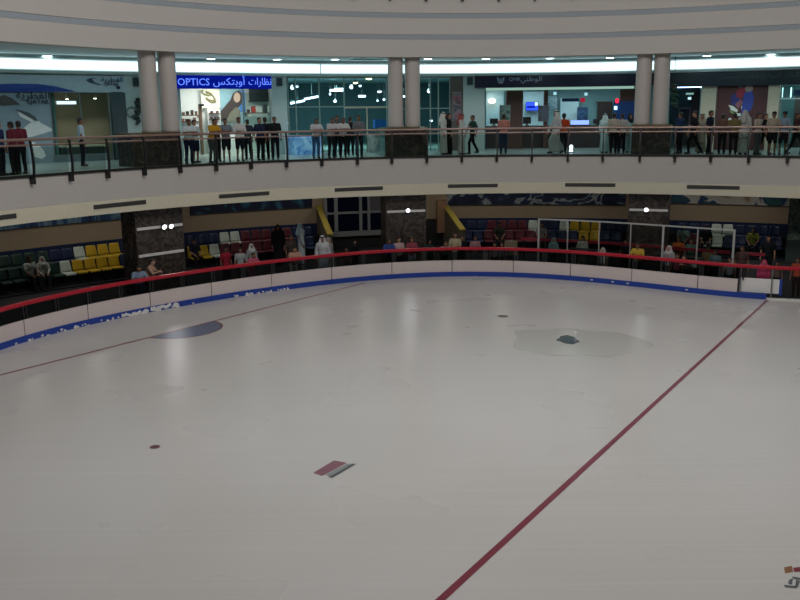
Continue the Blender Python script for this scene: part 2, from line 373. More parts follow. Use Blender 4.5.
# upper bulkhead with two recessed grooves, floor of the level above
bm = B(); sweep(bm, G, a0, a1, [(0, 8.22), (0, 8.91), (.06, 8.93), (.06, 9.1), (0, 9.12), (0, 9.76), (.06, 9.78), (.06, 9.95), (0, 9.97), (0, 10.75), (.6, 10.75), (.6, 8.22)])
struct(fin('wall_bulkhead', bm, plaster))
for z in (8.92, 9.77): struct(band('trim_8', G, a0, a1, .035, .1, z+.005, z+.195, mat('blue grey recess band', '979fa6', .8, var=.03)))  # slightly darker blue grey band set into each groove
struct(band('ceiling_gallery', G, a0, a1, .5, 8.6, 8.34, 8.5, mat('gallery ceiling paint', 'c6cfcd', .8, var=.03)))
struct(band('ceiling_upper', G, a0, a1, .5, 24, 10.6, 10.75, plaster))
for k, (x0, x1, y0, y1) in enumerate([(14, 74, 57.6, 60.6), (344, 376, 58.2, 60.6), (150, 338, 60.3, 61.4), (440, 640, 59.8, 61.0), (664, 800, 57.8, 59.6)]):
    zz = 8.335; a = at_z(x0, (y0+y1)/2, zz); b = at_z(x1, (y0+y1)/2, zz); aa, ab = S.hit(x0, 60), S.hit(x1, 60)
    dp = -(S.pos((aa+ab)/2)[1]-(a.y+b.y)/2)
    struct(band('trim_%d' % (k+2), S, aa, ab, max(dp-.25, -3.5), min(dp+.25, -.1), 8.31, 8.36, mat('ceiling groove', '7f9ba0', .8)))
# ------------------------------------------------------------------ gallery balustrade
posts = [31, 70, 107, 144, 180, 216, 251, 286.6, 322, 357.5, 392, 427, 462, 497, 532, 568, 603, 640, 675, 711, 749, 788]
_gm = G.offset(-.16); pa = [float(np.interp(_gm.hit(x, 150), _gm.s, G.s)) for x in posts]; pa = [pa[0]-1.4*k for k in (3, 2, 1)] + pa + [pa[-1]+1.45*k for k in (1, 2, 3)]
bal = root_on('gallery_balustrade', 'glass balustrade with bronze handrail and black posts along the shopping gallery edge', 'balustrade', G, pa[13], FLOOR)
def tube_along(name, cu, a, b, off, z, r, m, parent, seg=8):
    bm = B(); sweep(bm, cu, a, b, [(off+r*math.cos(t), z+r*math.sin(t)) for t in [2*math.pi*i/seg for i in range(seg)]], .35); return fin(name, bm, m, parent, True)
tube_along('handrail', G, pa[0]-.4, pa[-1]+.4, -.14, 5.27, .045, rose, bal); tube_along('lower_rail', G, pa[0]-.4, pa[-1]+.4, -.13, 5.1, .03, rose, bal)
band('base_channel', G, pa[0]-.4, pa[-1]+.4, -.06, .04, 4.09, 4.17, black, bal)
def post_bm(a, z0, zf):
    """bowed flat post, clamped to the slab edge by a block"""
    bm = B(); n = G.nv(a); t = G.tv(a); o = G.v(a, 0); prof = []
    for k in range(9):
        u = k/8; prof.append((-.15-.09*math.sin(math.pi*u)*(1-u*.3), z0 + u*(zf-z0)))
    w = .028
    L = [[bm.verts.new(o + n*(q+dn) + t*dt + Vector((0, 0, z))) for dn, dt in ((-.035, -w), (-.035, w), (.035, w), (.035, -w))] for q, z in prof]
    for A, C in zip(L, L[1:]):
        for i in range(4): bm.faces.new((A[i], A[(i+1) % 4], C[(i+1) % 4], C[i]))
    bm.faces.new(L[0][::-1]); bm.faces.new(L[-1])
    return bm
for a in pa:
    po = fin('post', post_bm(a, 3.92, 5.24), black, bal)
    bm = B(); box(bm, G.v(a, 3.99, -.1), (.1, .2, .24), G.ang(a), .015); fin('clamp_block', bm, black, po)
for a, b in zip(pa, pa[1:]): band('glass_panel', G, a+.05, b-.05, -.085, -.07, 4.17, 5.03, rail_glass, bal)
ub = root_on('upper_balustrade', 'black post feet of the railing at the very top edge of the hall', 'balustrade', G, pa[13], 10.7)
for a in pa[9:20]:
    bm = B(); box(bm, G.v(a, 11.15, -.16), (.07, .06, 1.5), G.ang(a)); box(bm, G.v(a, 10.58, -.1), (.12, .2, .26), G.ang(a)); fin('post', bm, black, ub)
tube_along('handrail', G, pa[9]-.4, pa[19]+.4, -.14, 11.8, .045, rose, ub)
for a, b in zip(pa[9:19], pa[10:20]): band('glass_panel', G, a+.05, b-.05, -.15, -.14, 10.8, 11.6, rail_glass, ub)
# ------------------------------------------------------------------ vents in the lip
vents = [(-34, 15, 218.6), (92, 145, 204.4), (218, 268.5, 194.6), (334, 382.5, 188.8), (447.5, 497.5, 185.6), (565, 615.5, 184.8), (687, 740, 187.2)]
where = ['at the leftmost end of the gallery lip', 'above the rows of white and yellow seats', 'just right of the left marble pier', 'above the white framed window', 'right of the centre marble pier', 'left of the right marble pier', 'right of the right marble pier']
for (x0, x1, y), wv in zip(vents, where):
    b0, b1 = G.hit(x0, y), G.hit(x1, y); z = G.z((x0+x1)/2, y); r = root_on('air_vent', 'long dark slot air vent ' + wv, 'vent', G, (b0+b1)/2, z, 'slot vents in the gallery edge')
    bm = B(); sweep(bm, G, b0, b1, rect(-.085, -.03, z-.075, z+.075)); fin('frame', bm, mat('vent grey', '4a4a48', .6), r)
    for k in range(2):
        bm = B(); sweep(bm, G, b0+.04, b1-.04, rect(-.1, -.06, z-.055+k*.06, z-.01+k*.06)); fin('slat', bm, mat('vent slat', '3a3a39', .6), r)
# ------------------------------------------------------------------ columns, pedestals, piers
for x0, x1, xl, xr in ((137.5, 185, 143, 190), (387, 429, 389, 428.5), (631, 669.5, 627, 667.5)):
    xm = (x0+x1)/2; am = G.hit(xm, 140)
    p0, p1 = G.hit(x0, 145), G.hit(x1, 145)
    struct(band('pedestal', G, p0, p1, .3, 1.25, FLOOR, 5.22, marble), 'dark marble pedestal'); struct(band('pedestal_cap', G, p0-.03, p1+.03, .27, 1.28, 5.22, 5.36, gold))
    cxs = {137.5: (149, 168.5), 387: (395.5, 412.5), 631: (643, 661)}[x0]
    for cx in cxs:
        cu = G.offset(.72); a = cu.hit(cx, 95); q = cu.v(a, 0)
        bm = B(); lathe(bm, q, [(.34, 5.36), (.335, 5.44), (.325, 5.5), (.318, 8.2), (.318, 8.36)], 24); struct(fin('column', bm, mat('column paint', 'b3aca6', .6, var=.03), None, True))
    b0, b1 = G.hit(xl, 225), G.hit(xr, 225)
    pier = struct(band('pillar', G, b0, b1, .5, 1.4, -.6, 3.0, marble), 'dark marble pier under the gallery')
    yb = 226 if x0 < 200 else (211 if x0 < 500 else 210); zb = G.offset(.5).z((xl+xr)/2, yb)
    band('trim', G, b0+.05, b1-.05, .46, .5, zb-.05, zb+.05, white_p, pier)
    if x0 < 200: band('trim', G, b0+.05, b1-.05, .46, .5, zb-1.05, zb-.95, white_p, pier)
    heads = {137.5: ((164.3, 227), (171.2, 226.3)), 387: ((408, 210.5),), 631: ((646.3, 209.8),)}[x0]
    cu = G.offset(.3); mm = G.offset(.38)
    wl = {137.5: 'twin floodlight glaring on the left marble pier', 387: 'single floodlight glaring on the centre marble pier', 631: 'single floodlight glaring on the right marble pier'}[x0]
    ah = cu.hit(heads[0][0], heads[0][1]); lr = root_on('floodlight', wl, 'lamp', cu, ah, cu.z(*heads[0]), 'floodlights on the piers')
    for hx, hy in heads:
        a = cu.hit(hx, hy); z = cu.z(hx, hy); n = cu.nv(a); c = cu.v(a, z); d = (n*-1 + Vector((0, 0, -.35))).normalized()
        bm = B(); cyl(bm, c - d*.14, c, .055, .1, 14); h = fin('lamp_head', bm, black, lr)
        bm = B(); cyl(bm, c + d*.003, c + d*.012, .085, .085, 14); fin('lens', bm, emit('flood lens', 'f4f6ff', 6.5), h)
        bm = B(); cyl(bm, c - d*.12, cu.v(a, z-.05, .17), .02); fin('bracket', bm, steel, lr)
        s = bpy.data.lights.new('flood', 'SPOT'); s.energy = 14; s.spot_size = 2.2; s.spot_blend = .6; s.shadow_soft_size = .08; so = bpy.data.objects.new('flood', s); COL.objects.link(so)
        so.location = c + d*.05; so.rotation_euler = d.to_track_quat('-Z', 'Y').to_euler()
    if x0 < 200 or x0 > 380:
        pass
gallery_end()
# ------------------------------------------------------------------ rink barrier
seams = [26, 89, 151, 212, 272, 332, 392, 452, 513, 570, 631, 697, 737]
yb_ = lambda x: float(np.interp(x, [p[0] for p in _re], [p[1] for p in _re]))
sa = [R.hit(x, yb_(x)) for x in seams]; L0 = sa[1]-sa[0]; sa = [sa[0]-L0*k for k in (3, 2, 1)] + sa
bar = root_on('rink_barrier', 'curved white rink boards with blue kick strip, dark glass and red handrail', 'rink barrier', R, sa[7], 0)
aend = R.hit(766, 299)
band('kick_strip', R, sa[0], aend, -.03, .1, 0, .19, strip_blue, bar)
for a, b in zip(sa, sa[1:]): band('dasher_panel', R, a+.015, b-.015, 0, .08, .19, .66, board_w, bar)
band('backing', R, sa[0], sa[-1], .08, .11, .05, .66, black, bar)
rl = a1R-.2
bm = B(); sweep(bm, R, sa[0], rl, [(-.06, 1.11), (-.03, 1.08), (.11, 1.08), (.14, 1.11), (.14, 1.165), (.11, 1.195), (-.03, 1.195), (-.06, 1.165)]); fin('handrail', bm, rail_red, bar)
pos = []
for a, b in zip(sa, sa[1:]): pos += [a, (a+b)/2]
pos.append(sa[-1])
for a in pos:
    for d in (-.055, .055):
        bm = B(); box(bm, R.v(a+d+.1, .87, .05), (.05, .06, .44), R.ang(a)); fin('post', bm, black, bar)
for a, b in zip(pos, pos[1:]): band('glass_panel', R, a+.2, b-.0, .04, .055, .66, 1.08, board_glass, bar)
for x in (740.5, 772.5, 805):
    a = R.hit(x, 275); bm = B(); box(bm, R.v(a, .56, .05), (.045, .045, 1.1), R.ang(a)); fin('post', bm, steel, bar)
rg = random.Random(4); bm = B()
for _ in range(95):
    x = rg.choice([rg.gauss(150, 26), rg.gauss(75, 30), rg.uniform(120, 180), rg.uniform(230, 290)]); a = R.hit(max(x, -20), yb_(x)); s = rg.uniform(.02, .06)
    big = 2.0 if 120 < x < 182 else 1
    c = R.v(a, rg.uniform(.01, .13 if 118 < x < 182 else .08), -.035); vs = box(bm, (0, 0, 0), (s*1.6*big, .03, s*big), R.ang(a)); bmesh.ops.rotate(bm, cent=(0, 0, 0), matrix=Matrix.Rotation(rg.uniform(-.6, .6), 3, R.nv(a)), verts=vs); bmesh.ops.translate(bm, vec=c, verts=vs)
for x in (572, 593, 608, 667):
    a = R.hit(x+20, yb_(x)); box(bm, R.v(a, .1, -.035), (.1, .02, .04), R.ang(a))
o = fin('frost', bm, white_p, bar); o['kind'] = 'stuff'; o['label'] = 'white frost on the kick strip'
gt = root_on('rink_gate', 'short white gate panel beside the dark opening at the right end of the boards', 'gate', R, R.hit(759, 290), 0)
g0, g1 = R.hit(738.5, 290), R.hit(781, 292)
bm = B(); sweep(bm, R, g0, g1, rect(.12, .2, .2, .7)); fin('panel', bm, white_p, gt); band('edge_frame', R, g1-.06, g1+.03, .1, .22, .16, .72, strip_blue, gt); band('bottom_rail', R, g0, g1, .13, .19, .1, .2, black, gt)
band('trim_9', R, aend, a1R-.2, -.06, .12, 0, .05, white_p)['kind'] = 'structure'
# players' screen, picket fence and bench rail behind the boards
Q = R.offset(1.2)
scr = root_on('spectator_screen', 'tall clear screen in a thin white frame behind the red handrail', 'screen', Q, Q.hit(640, 240), 0)
a_, b_ = Q.hit(538.5, 240), Q.hit(734, 250)
zt = Q.z(538.5, 218); zt2 = Q.z(735, 230); ztm = (zt+zt2)/2
tops = []
pp = [538.5, 567.5, 599, 630.5, 663, 697.5, 734]
for k, x in enumerate(pp):
    a = Q.hit(x, 240); w = .075 if k in (0, 4, 6) else .03; bm = B(); box(bm, Q.v(a, ztm/2), (w, .06, ztm), Q.ang(a)); fin('post', bm, mat('screen frame', 'a9aaa8', .5), scr)
band('top_rail', Q, a_, b_, -.03, .03, ztm-.05, ztm, mat('screen frame', 'a9aaa8', .5), scr)
for x, y in zip(pp, pp[1:]): band('clear_pane', Q, Q.hit(x, 240)+.05, Q.hit(y, 240)-.05, -.006, .006, .1, ztm-.07, glass('screen glass', 'e0e4e2', .08), scr)
Q2 = R.offset(2.7)
br = root_on('bench_rail', 'red painted rail running behind the clear screen', 'rail', Q2, Q2.hit(640, 245), 0)
zr = Q2.z(610, 243)
for x0, x1 in ((521, 731), (741, 766)): bm = B(); sweep(bm, Q2, Q2.hit(x0, 243), Q2.hit(x1, 245), rect(-.04, .04, zr-.06, zr+.05)); fin('red_bar', bm, mat('dull red rail', '86162b', .5), br)
for x in (524, 575, 625, 676, 727, 744, 764):
    a = Q2.hit(x, 245); bm = B(); box(bm, Q2.v(a, zr/2), (.06, .05, zr), Q2.ang(a)); fin('post', bm, black, br)
Q3 = R.offset(1.7)
for x0, x1, lb in ((570, 606, 'low steel picket barrier behind the boards near the centre of the screen'), (686, 704, 'short steel picket barrier behind the boards at the middle of the right half'), (722, 733, 'narrow steel picket barrier at the right end of the clear screen')):
    r = root_on('picket_barrier', lb, 'barrier', Q3, Q3.hit((x0+x1)/2, 262), 0, 'picket barriers behind the boards'); a, b = Q3.hit(x0, 262), Q3.hit(x1, 262)
    band('top_bar', Q3, a, b, -.02, .02, 1.0, 1.05, steel, r); band('bottom_bar', Q3, a, b, -.02, .02, .1, .14, steel, r)
    for t in np.arange(a, b+.01, .15): bm = B(); cyl(bm, Q3.v(t, 0), Q3.v(t, 1.02), .016, seg=6); fin('picket', bm, steel, r)
# ------------------------------------------------------------------ stands
rows = {1: (-2.4, R1Z), 2: (-1.5, R2Z), 3: (-.6, R2Z+.35)}
dark_step = mat('dark step', '1b1e2a', .8)
def stands(x0, x1):
    A, C = (W.hit(x0, 240) if x0 > -50 else aW0), W.hit(x1, 240) if x1 < 850 else aW1
    for k, (o, z) in rows.items(): struct(band('floor_step', W, A, C, o-.45, o+.45 if k < 3 else -.02, 0, z, dark_step))
stands(-60, 317); stands(459, 900)
def seat_proto(name, m):
    r = thing(name, 'seat', 'seat'); r.scale = (1.1, 1.1, 1.1)
    bm = B(); L = []                                                # tapering curved back shell
    for k in range(7):
        u = k/6; z = .42+.40*u; w = .205 - .03*u**3; y = .17 + .10*u
        L.append([(x*w, y - .05*(1-abs(x))**1.0*0 + .05*(1-x*x)*1.0, z) for x in np.linspace(-1, 1, 9)])
    for s in (0, .025):
        g = [[bm.verts.new((x, y+s, z)) for x, y, z in q] for q in L]
        for A, C in zip(g, g[1:]):
            for i in range(8): bm.faces.new((A[i], A[i+1], C[i+1], C[i]))
        if s == 0: gf = g
    for i in range(8):
        bm.faces.new((gf[-1][i], gf[-1][i+1], g[-1][i+1], g[-1][i])); bm.faces.new((gf[0][i], gf[0][i+1], g[0][i+1], g[0][i]))
    for A, C, D, E_ in zip(gf, gf[1:], g, g[1:]):
        bm.faces.new((A[0], C[0], E_[0], D[0])); bm.faces.new((A[-1], C[-1], E_[-1], D[-1]))
    fin('backrest', bm, m, r, True)
    bm = B(); box(bm, (0, -.03, .41), (.40, .40, .05), 0, .02); box(bm, (0, -.22, .385), (.38, .04, .06), 0, .015); fin('seat_pan', bm, m, r, True)
    bm = B(); box(bm, (0, .12, .2), (.06, .06, .38)); box(bm, (0, .05, .365), (.3, .28, .03)); box(bm, (0, .12, .01), (.2, .14, .02)); fin('support', bm, black, r)
    return r
SEATC = {'white': 'c3cfc4', 'yellow': 'c4a21c', 'red': '551625', 'dark blue': '112449', 'dark green': '17382f'}
protos = {}
used = set(); cnt = {}
def dup(root, loc, rz, label, group):
    r = root.copy(); COL.objects.link(r); r.location = loc; r.rotation_euler = (0, 0, rz); r['label'] = label; r['group'] = group
    for ch in list(root.children):
        c = ch.copy(); COL.objects.link(c); c.parent = r
    return r
def colour(row, x):
    if x < 143:
        if row == 1: return 'dark green' if x < 57 else 'white' if x < 81 else 'yellow' if x < 127 else 'dark blue'
        if row == 2: return 'dark green' if x < 52 else 'dark blue' if x < 72 else 'white' if x < 84.5 else 'yellow' if x < 119 else 'dark blue'
        return 'dark green' if x < 40 else 'dark blue'
    if x < 320:
        if row == 1: return 'yellow' if x < 208 else 'white' if x < 219 else 'red' if x < 300 else 'dark blue'
        if row == 2: return 'dark blue' if x < 217 else 'white' if x < 240 else 'red' if x < 292 else 'dark blue'
        return 'dark blue'
    if x < 627:
        if row == 1: return 'dark blue' if x < 486 else 'red' if x < 540 else 'dark blue' if x < 578 else 'yellow' if x < 600 else 'dark blue'
        if row == 2: return 'dark blue' if x < 484 else 'red' if x < 526 else 'white' if x < 537 else 'dark blue' if x < 556 else 'white' if x < 568.5 else 'yellow' if x < 601 else 'dark blue'
        return 'dark blue'
    if row == 1: return 'red' if x < 700 else 'white' if x < 727 else 'dark blue'
    if row == 2: return 'dark blue' if x < 706 else 'white' if x < 729 else 'dark blue'
    return 'dark blue'
RN = {1: 'front', 2: 'back'}
def block(x): return 'left of the left pier' if x < 143 else 'between left pier and window' if x < 320 else 'between stairs and right pier' if x < 627 else 'right of the right pier'
seat_at = {}
for row, (o, z) in rows.items():
    if row == 3: continue
    cu = W.offset(o)
    anchors = {1: 66.5, 2: 81.5}
    for lo, hi, anc in ((-28, 141, anchors[row]), (188, 314, {1: 205.5, 2: 227}[row]), (463, 781, {1: 594, 2: 574}[row])):
        aa = cu.hit(anc, 250); n0 = int((cu.hit(lo, 250)-aa)/.5); n1 = int((cu.hit(hi, 250)-aa)/.5)
        for k in range(n0, n1+1):
            a = aa + .5*k; p = cu.v(a, z+.4); px = 400 + F*(p.x/(p.y*math.cos(P)))   # column it stands in, near enough
            d = cu.v(a, 0); px = 400 + F*d.x/(d.y*math.cos(P)+(EYE-z-.5)*math.sin(P))
            if 137 < px < 189 or 622 < px < 672: continue          # behind the piers
            c = colour(row, px)
            bk_ = block(px); key = (row, bk_, c); cnt[key] = cnt.get(key, 0)+1
            lab = f"{ordn(cnt[key]-1)} {c} seat from the left, {RN[row]} row {bk_}"
            loc, rz, grp = cu.v(a, z), cu.ang(a), 'plastic seats of the stands'
            if c not in protos:
                protos[c] = seat_proto('stadium_seat', mat('seat ' + c, SEATC[c], .45, var=.06)); r = protos[c]; r.location = loc; r.rotation_euler = (0, 0, rz); r['label'] = lab; r['group'] = grp
            else: r = dup(protos[c], loc, rz, lab, grp)
            seat_at.setdefault(row, []).append((px, a, r))
# stair parapets, window and the panel left of the right stair
def parapet(name, label, xt, yt, xb, yb, side):
    a = W.hit(xt, yt); T = W.v(a, W.z(xt, yt), -.05)
    cu = W.offset(-2.9); b = cu.hit(xb, yb); Bt = cu.v(b, cu.z(xb, yb))
    r = struct(thing(name, None, None, (T+Bt)/2)); r['label'] = label
    t = W.tv(a)*.28; bm = B(); prism(bm, [T, Bt, Vector((Bt.x, Bt.y, 0)), Vector((T.x, T.y, 0))], t*.8); fin('side_panel', bm, mat('parapet side', '6d6455', .8), r)
    bm = B(); u = Vector((0, 0, .08)); prism(bm, [T+t*-.1, Bt+t*-.1, Bt+t*-.1+u, T+t*-.1+u], t); fin('yellow_coping', bm, mat('yellow coping', 'b8a54c', .6), r)
    return r
parapet('wall_stair', 'sloping stair wall with yellow coping left of the window', 316, 207, 328, 236, 1)
parapet('wall_stair', 'sloping stair wall with yellow coping right of the centre pier', 443, 206, 460.5, 231, 1)
struct(pane('wall_stair_end', W, 436.5, 200, 446, 232, -.3, -.02, mat('orange lit plaster', 'a78266', .7)))  # orange light on the stair end is put into its plaster colour
win = struct(root_on('window_1', None, None, W, W.hit(357, 215), 1.3))
wf = mat('window frame', '9aa0a2', .5)
for x0, x1, y0, y1 in ((323.5, 326.5, 192, 234), (333.5, 337, 190, 231), (358.5, 361.5, 190, 231), (367, 369.5, 190, 231), (385.5, 389, 190, 233), (323.5, 389, 211, 213.2), (323.5, 389, 230.5, 235.5)): pane('frame', W, x0, y0, x1, y1, -.16, -.05, wf, win)
pane('pane', W, 323.5, 190, 389, 231, -.09, -.07, mat('night glass', '0f1930', .08), win); pane('blind', W, 369.5, 190, 385.5, 211, -.11, -.092, mat('pale blind', '6a6870', .7), win); pane('notice', W, 383, 211.5, 387.5, 224, -.18, -.165, white_p, win)
pil = root_on('poster_column', 'green patterned advertising column at the far right of the concourse', 'advertising column', W, W.hit(795, 235), 0, off=-3.2)
cu = W.offset(-3.2); pa_, pb_ = cu.hit(787, 235), cu.hit(830, 235); band('core', cu, pa_, pb_, 0, .6, 0, 3.55, mat('column core', '30403c', .6), pil)
band('poster', cu, pa_+.03, pb_-.03, -.02, 0, 1.0, 3.5, ramp_mat('green pattern', [(.35, '24443f'), (.48, '7d8a78'), (.56, '31564b'), (.68, '9a978a')], 2.6, 3, 2), pil)
bm = B(); cu = R.offset(1.6); q = cu.v(cu.hit(511, 250), 0); box(bm, (q.x, q.y, .95), (.52, .36, .58), cu.ang(cu.hit(511, 250)), .01)
bx = thing('cardboard_box', 'beige box standing on a dark crate behind the red rail near the red seats', 'box', (q.x, q.y, .66)); fin('carton', bm, mat('cardboard', '6f6250', .8), bx)
bm = B(); box(bm, (q.x, q.y, 1.242), (.08, .365, .006), cu.ang(cu.hit(511, 250))); fin('tape', bm, mat('tape', '8a7a60', .4), bx)
bm = B(); box(bm, (q.x, q.y, .32), (.6, .45, .66), cu.ang(cu.hit(511, 250)), .02); cr_ = thing('crate', 'dark crate under the beige box behind the red rail', 'crate', (q.x, q.y, 0)); fin('body', bm, dark_step, cr_)
bm = B(); box(bm, (q.x, q.y-.235, .45), (.2, .02, .04), 0); fin('handle', bm, black, cr_)
gallery_begin()
# ------------------------------------------------------------------ shop fronts
HT = 7.62                          # underside of the ledge below the light cove
def sp(x, y=110): return S.hit(x, y)
XL, XR = .6, S.L-.6
def sx(x): return XL if x < -60 else XR if x > 860 else sp(x)
struct(band('wall_facade_top', S, XL, XR, .0, .3, 7.6, 8.5, pale_green))
struct(band('trim_7', S, XL, XR, -.16, .0, 7.63, 7.74, pale_green))
cv = [(-80, 156, 'leftmost stretch, left of the left columns'), (156, 321, 'between the left columns and its visible joint'), (321.6, 404, 'between the joint and the centre columns'), (404, 652, 'between the centre and right columns'), (652, 880, 'rightmost stretch, right of the right columns')]
for x0, x1, w in cv:
    z0, z1 = 7.79, 8.15; a, b = sx(x0), sx(x1)
    r = root_on('cove_light', 'bright bluish white light cove over the shops, ' + w, 'light', S, (a+b)/2, 8.0, 'light cove over the shops')
    band('diffuser', S, a+.02, b-.02, -.12, -.06, z0, z1, cove_m, r); band('housing', S, a+.01, b-.01, -.06, .0, z0-.06, z1+.06, white_p, r)
dl = [(47, 55), (211, 58), (277, 58.6), (335, 58.6), (428, 58), (486, 58), (550, 57.5), (610, 57), (675, 58.5), (707, 55), (771, 53.5)]
nb = ['near the left end of the ceiling', 'over the optician sign', 'right of the optician sign', 'over the glazed hall', 'right of the centre columns', 'over the white emblem of the navy sign', 'over the middle of the navy sign', 'left of the right columns', 'right of the right columns', 'over the pale pilaster of the right shop', 'at the right end of the ceiling']
for (x, y), w in zip(dl, nb):
    q = at_z(x, y, 8.33); r = thing('downlight', 'round recessed ceiling downlight ' + w, 'downlight', q, 'downlights in the gallery ceiling')
    bm = B(); lathe(bm, (q.x, q.y, 8.29), [(.2, 0), (.23, .0), (.23, .05), (.2, .05)], 18); fin('trim_ring', bm, white_p, r)
    bm = B(); lathe(bm, (q.x, q.y, 8.275), [(.12, 0), (.18, .01), (.18, .03)], 16); fin('diffuser', bm, lamp_m, r)
for x, y, w in ((135, 82, 'beside the left columns'), (278.5, 82, 'right of the optician sign'), (469.5, 81, 'left of the navy sign')):
    a = sp(x, y); z = S.z(x, y); r = root_on('wall_speaker', 'small dark wall speaker on the pale pilaster ' + w, 'speaker', S, a, z, 'wall speakers')
    bm = B(); box(bm, S.v(a, z, -.14), (.26, .14, .36), S.ang(a), .02); fin('case', bm, mat('speaker case', '2c4245', .6), r)
    bm = B(); box(bm, S.v(a, z, -.215), (.2, .012, .28), S.ang(a)); fin('grille', bm, mat('speaker grille', '1b2a2e', .7), r)
# pilasters and partitions
pils = [(126, 180, pale_green), (271.5, 287, pale_green), (450, 463, mat('brown stone', '4b4640', .5)), (463, 484.5, pale_green), (700.5, 715.5, mat('cream pilaster', 'b6b19c', .6)), (767, 778.5, mat('cream pilaster', 'b6b19c', .6))]
for x0, x1, m in pils: struct(band('wall_pilaster', S, sp(x0), sp(x1), -.06, .3, FLOOR, 7.62, m))
struct(band('wall_frame', S, sp(111.5), sp(126), -.06, .3, FLOOR, S.z(118, 92), mat('dark frame', '33454a', .5)))
def back(x0, x1, dep, m, z1=7.6, ceil=None, floor=None):
    k = S.offset(dep); struct(band('wall_shop', k, k.hit(x0, 110) if x0 > -60 else .6, k.hit(x1, 110) if x1 < 860 else k.L-.6, 0, .15, FLOOR, z1, m)); struct(band('ceiling_shop', S, sx(x0), sx(x1), .3, dep, z1-.02, z1+.1, ceil or white_p))
for x, d in ((54, 4), (126, 5), (180, 3.2), (271.5, 12), (463, 12), (484.5, 6), (668, 6), (700.5, 4), (778, 5), (862, 5)):
    a = sp(x); q = S.v(a, 0); dv = q.normalized(); bm = B(); c = q + dv*(.35+d/2) + Vector((0, 0, 5.83)); box(bm, c, (.1, d, 3.5), math.atan2(dv.y, dv.x)-math.pi/2); struct(fin('wall_partition', bm, teal_wall))
def sbox(name, x0, y0, x1, y1, off, dep, m, parent=None, cu=S):
    """solid standing off the shop-front line: front face at off, depth dep"""
    k = cu.offset(off); a, b = k.hit(x0, (y0+y1)/2), k.hit(x1, (y0+y1)/2); xm = (x0+x1)/2; z0, z1 = k.z(xm, y1), k.z(xm, y0)
    return band(name, k, a, b, 0, dep, z0, z1, m, parent)
def sroot(name, label, cat, x, y, off, group=None, kind=None, floor=False):
    k = S.offset(off); a = k.hit(x, y); return thing(name, label, cat, k.v(a, FLOOR if floor else k.z(x, y)), group, kind)
def spoly(name, pts, off, th, m, parent=None):
    """flat cut-out in an upright plane at off, outline given where it is seen"""
    k = S.offset(off); bm = B(); P_ = []
    for x, y in pts: a = k.hit(x, y); P_.append(k.v(a, k.z(x, y)))
    n = k.nv(k.hit(*pts[0])); prism(bm, P_, n*th); bmesh.ops.triangulate(bm, faces=[f for f in bm.faces if len(f.verts) > 4]); return fin(name, bm, m, parent)
def oval(x, y, rx, ry, n=18): return [(x+rx*math.cos(t), y+ry*math.sin(t)) for t in np.linspace(0, 2*math.pi, n+1)[:-1]]
AR_Q = '\uFE94\uFEF3\uFEAE\uFEC4\uFED8\uFEDF\u0627'                  # letters in drawing order
# --- leftmost shop
back(-80, 125, 4.2, mat('taupe interior', '807c70', .7))
fas = sroot('shop_sign', 'pale grey shop fascia with blue wave and small blue lettering on the leftmost shop', 'sign', 60, 84, -.05)
sbox('fascia_panel', -75, 74.5, 126, 92, -.06, .12, mat('pale fascia', '9fb4bd', .5), fas)
spoly('blue_wave', [(-40, 86), (-15, 84.5), (15, 83.6), (38, 84), (55, 86.2), (66, 89), (77, 91.6), (60, 91.7), (40, 91.8), (10, 92), (-40, 92.5)], -.09, .02, mat('wave blue', '123a8c', .5), fas)
lt = mat('lettering blue', '1d3356', .5)
spoly('swoosh', [(86, 80), (90, 78.2), (97, 77.9), (92, 79), (90, 80.5), (95, 83), (103, 85.4), (98, 84.8), (90, 82.6)], -.09, .02, lt, fas)
mesh_text('lettering', AR_Q, .26, lt, sign_mat(S, 111.5, 81.8, -.1), .01, fas, 1, 1.25); mesh_text('lettering', 'QATAR', .17, lt, sign_mat(S, 110.5, 85.8, -.1), .01, fas, 1, 1.1)
spoly('dark_badge', oval(118.5, 87.5, 1.8, 1.6), -.09, .02, mat('badge', '141c26', .4), fas)
wg = struct(root_on('window_2', None, None, S, sp(82), FLOOR)); band('glass', S, sp(53), sp(111.5), .02, .04, FLOOR+.1, 6.95, shop_glass, wg)
for x in (52.5, 82, 111): sbox('mullion', x-.5, 92, x+.7, 163, 0, .06, mat('frame grey', '5f6f73', .5), wg)
sbox('bottom_rail', 52, 154, 112, 163, 0, .07, mat('frame grey', '5f6f73', .5), wg)
po = sroot('window_poster', 'large pale grey window poster with a white winged shape on the leftmost shop', 'poster', 15, 130, .02)
sbox('backing_panel', -75, 92.5, 52, 168, .0, .05, mat('poster grey', '7e929c', .5), po)
wh = mat('poster white', 'd5dad8', .6)
spoly('white_wing', [(17, 110), (21, 112), (27, 115), (33, 118), (36, 121.5), (34, 123.5), (30, 121.5), (26, 119.5), (20, 116.5)], -.02, .02, wh, po)
spoly('dark_wing_edge', [(15, 109.5), (19, 110), (28, 112.2), (35, 116.5), (38, 121), (35, 120.5), (31, 116.5), (24, 113.2)], -.04, .02, mat('wing grey', '3f4a50', .6), po)
spoly('white_body', [(30, 123), (36, 120), (40, 121.5), (40.5, 125), (37, 127.5), (52, 128.8), (52, 131), (36, 132.5), (35, 136), (28, 137.5), (21, 131), (23, 128.5), (30, 128)], -.02, .02, wh, po)
spoly('white_tail', [(28, 139), (33, 142), (40, 146), (44, 151), (46, 156), (42, 159), (35, 157), (31, 150)], -.02, .02, wh, po)
dk = mat('poster ink', '222c33', .6)
spoly('dark_swoosh', [(-2, 97), (4, 95), (12, 98), (20, 104.5), (10, 103), (3, 105.5), (0, 105)], -.02, .02, mat('swoosh brown', '4a4644', .6), po)
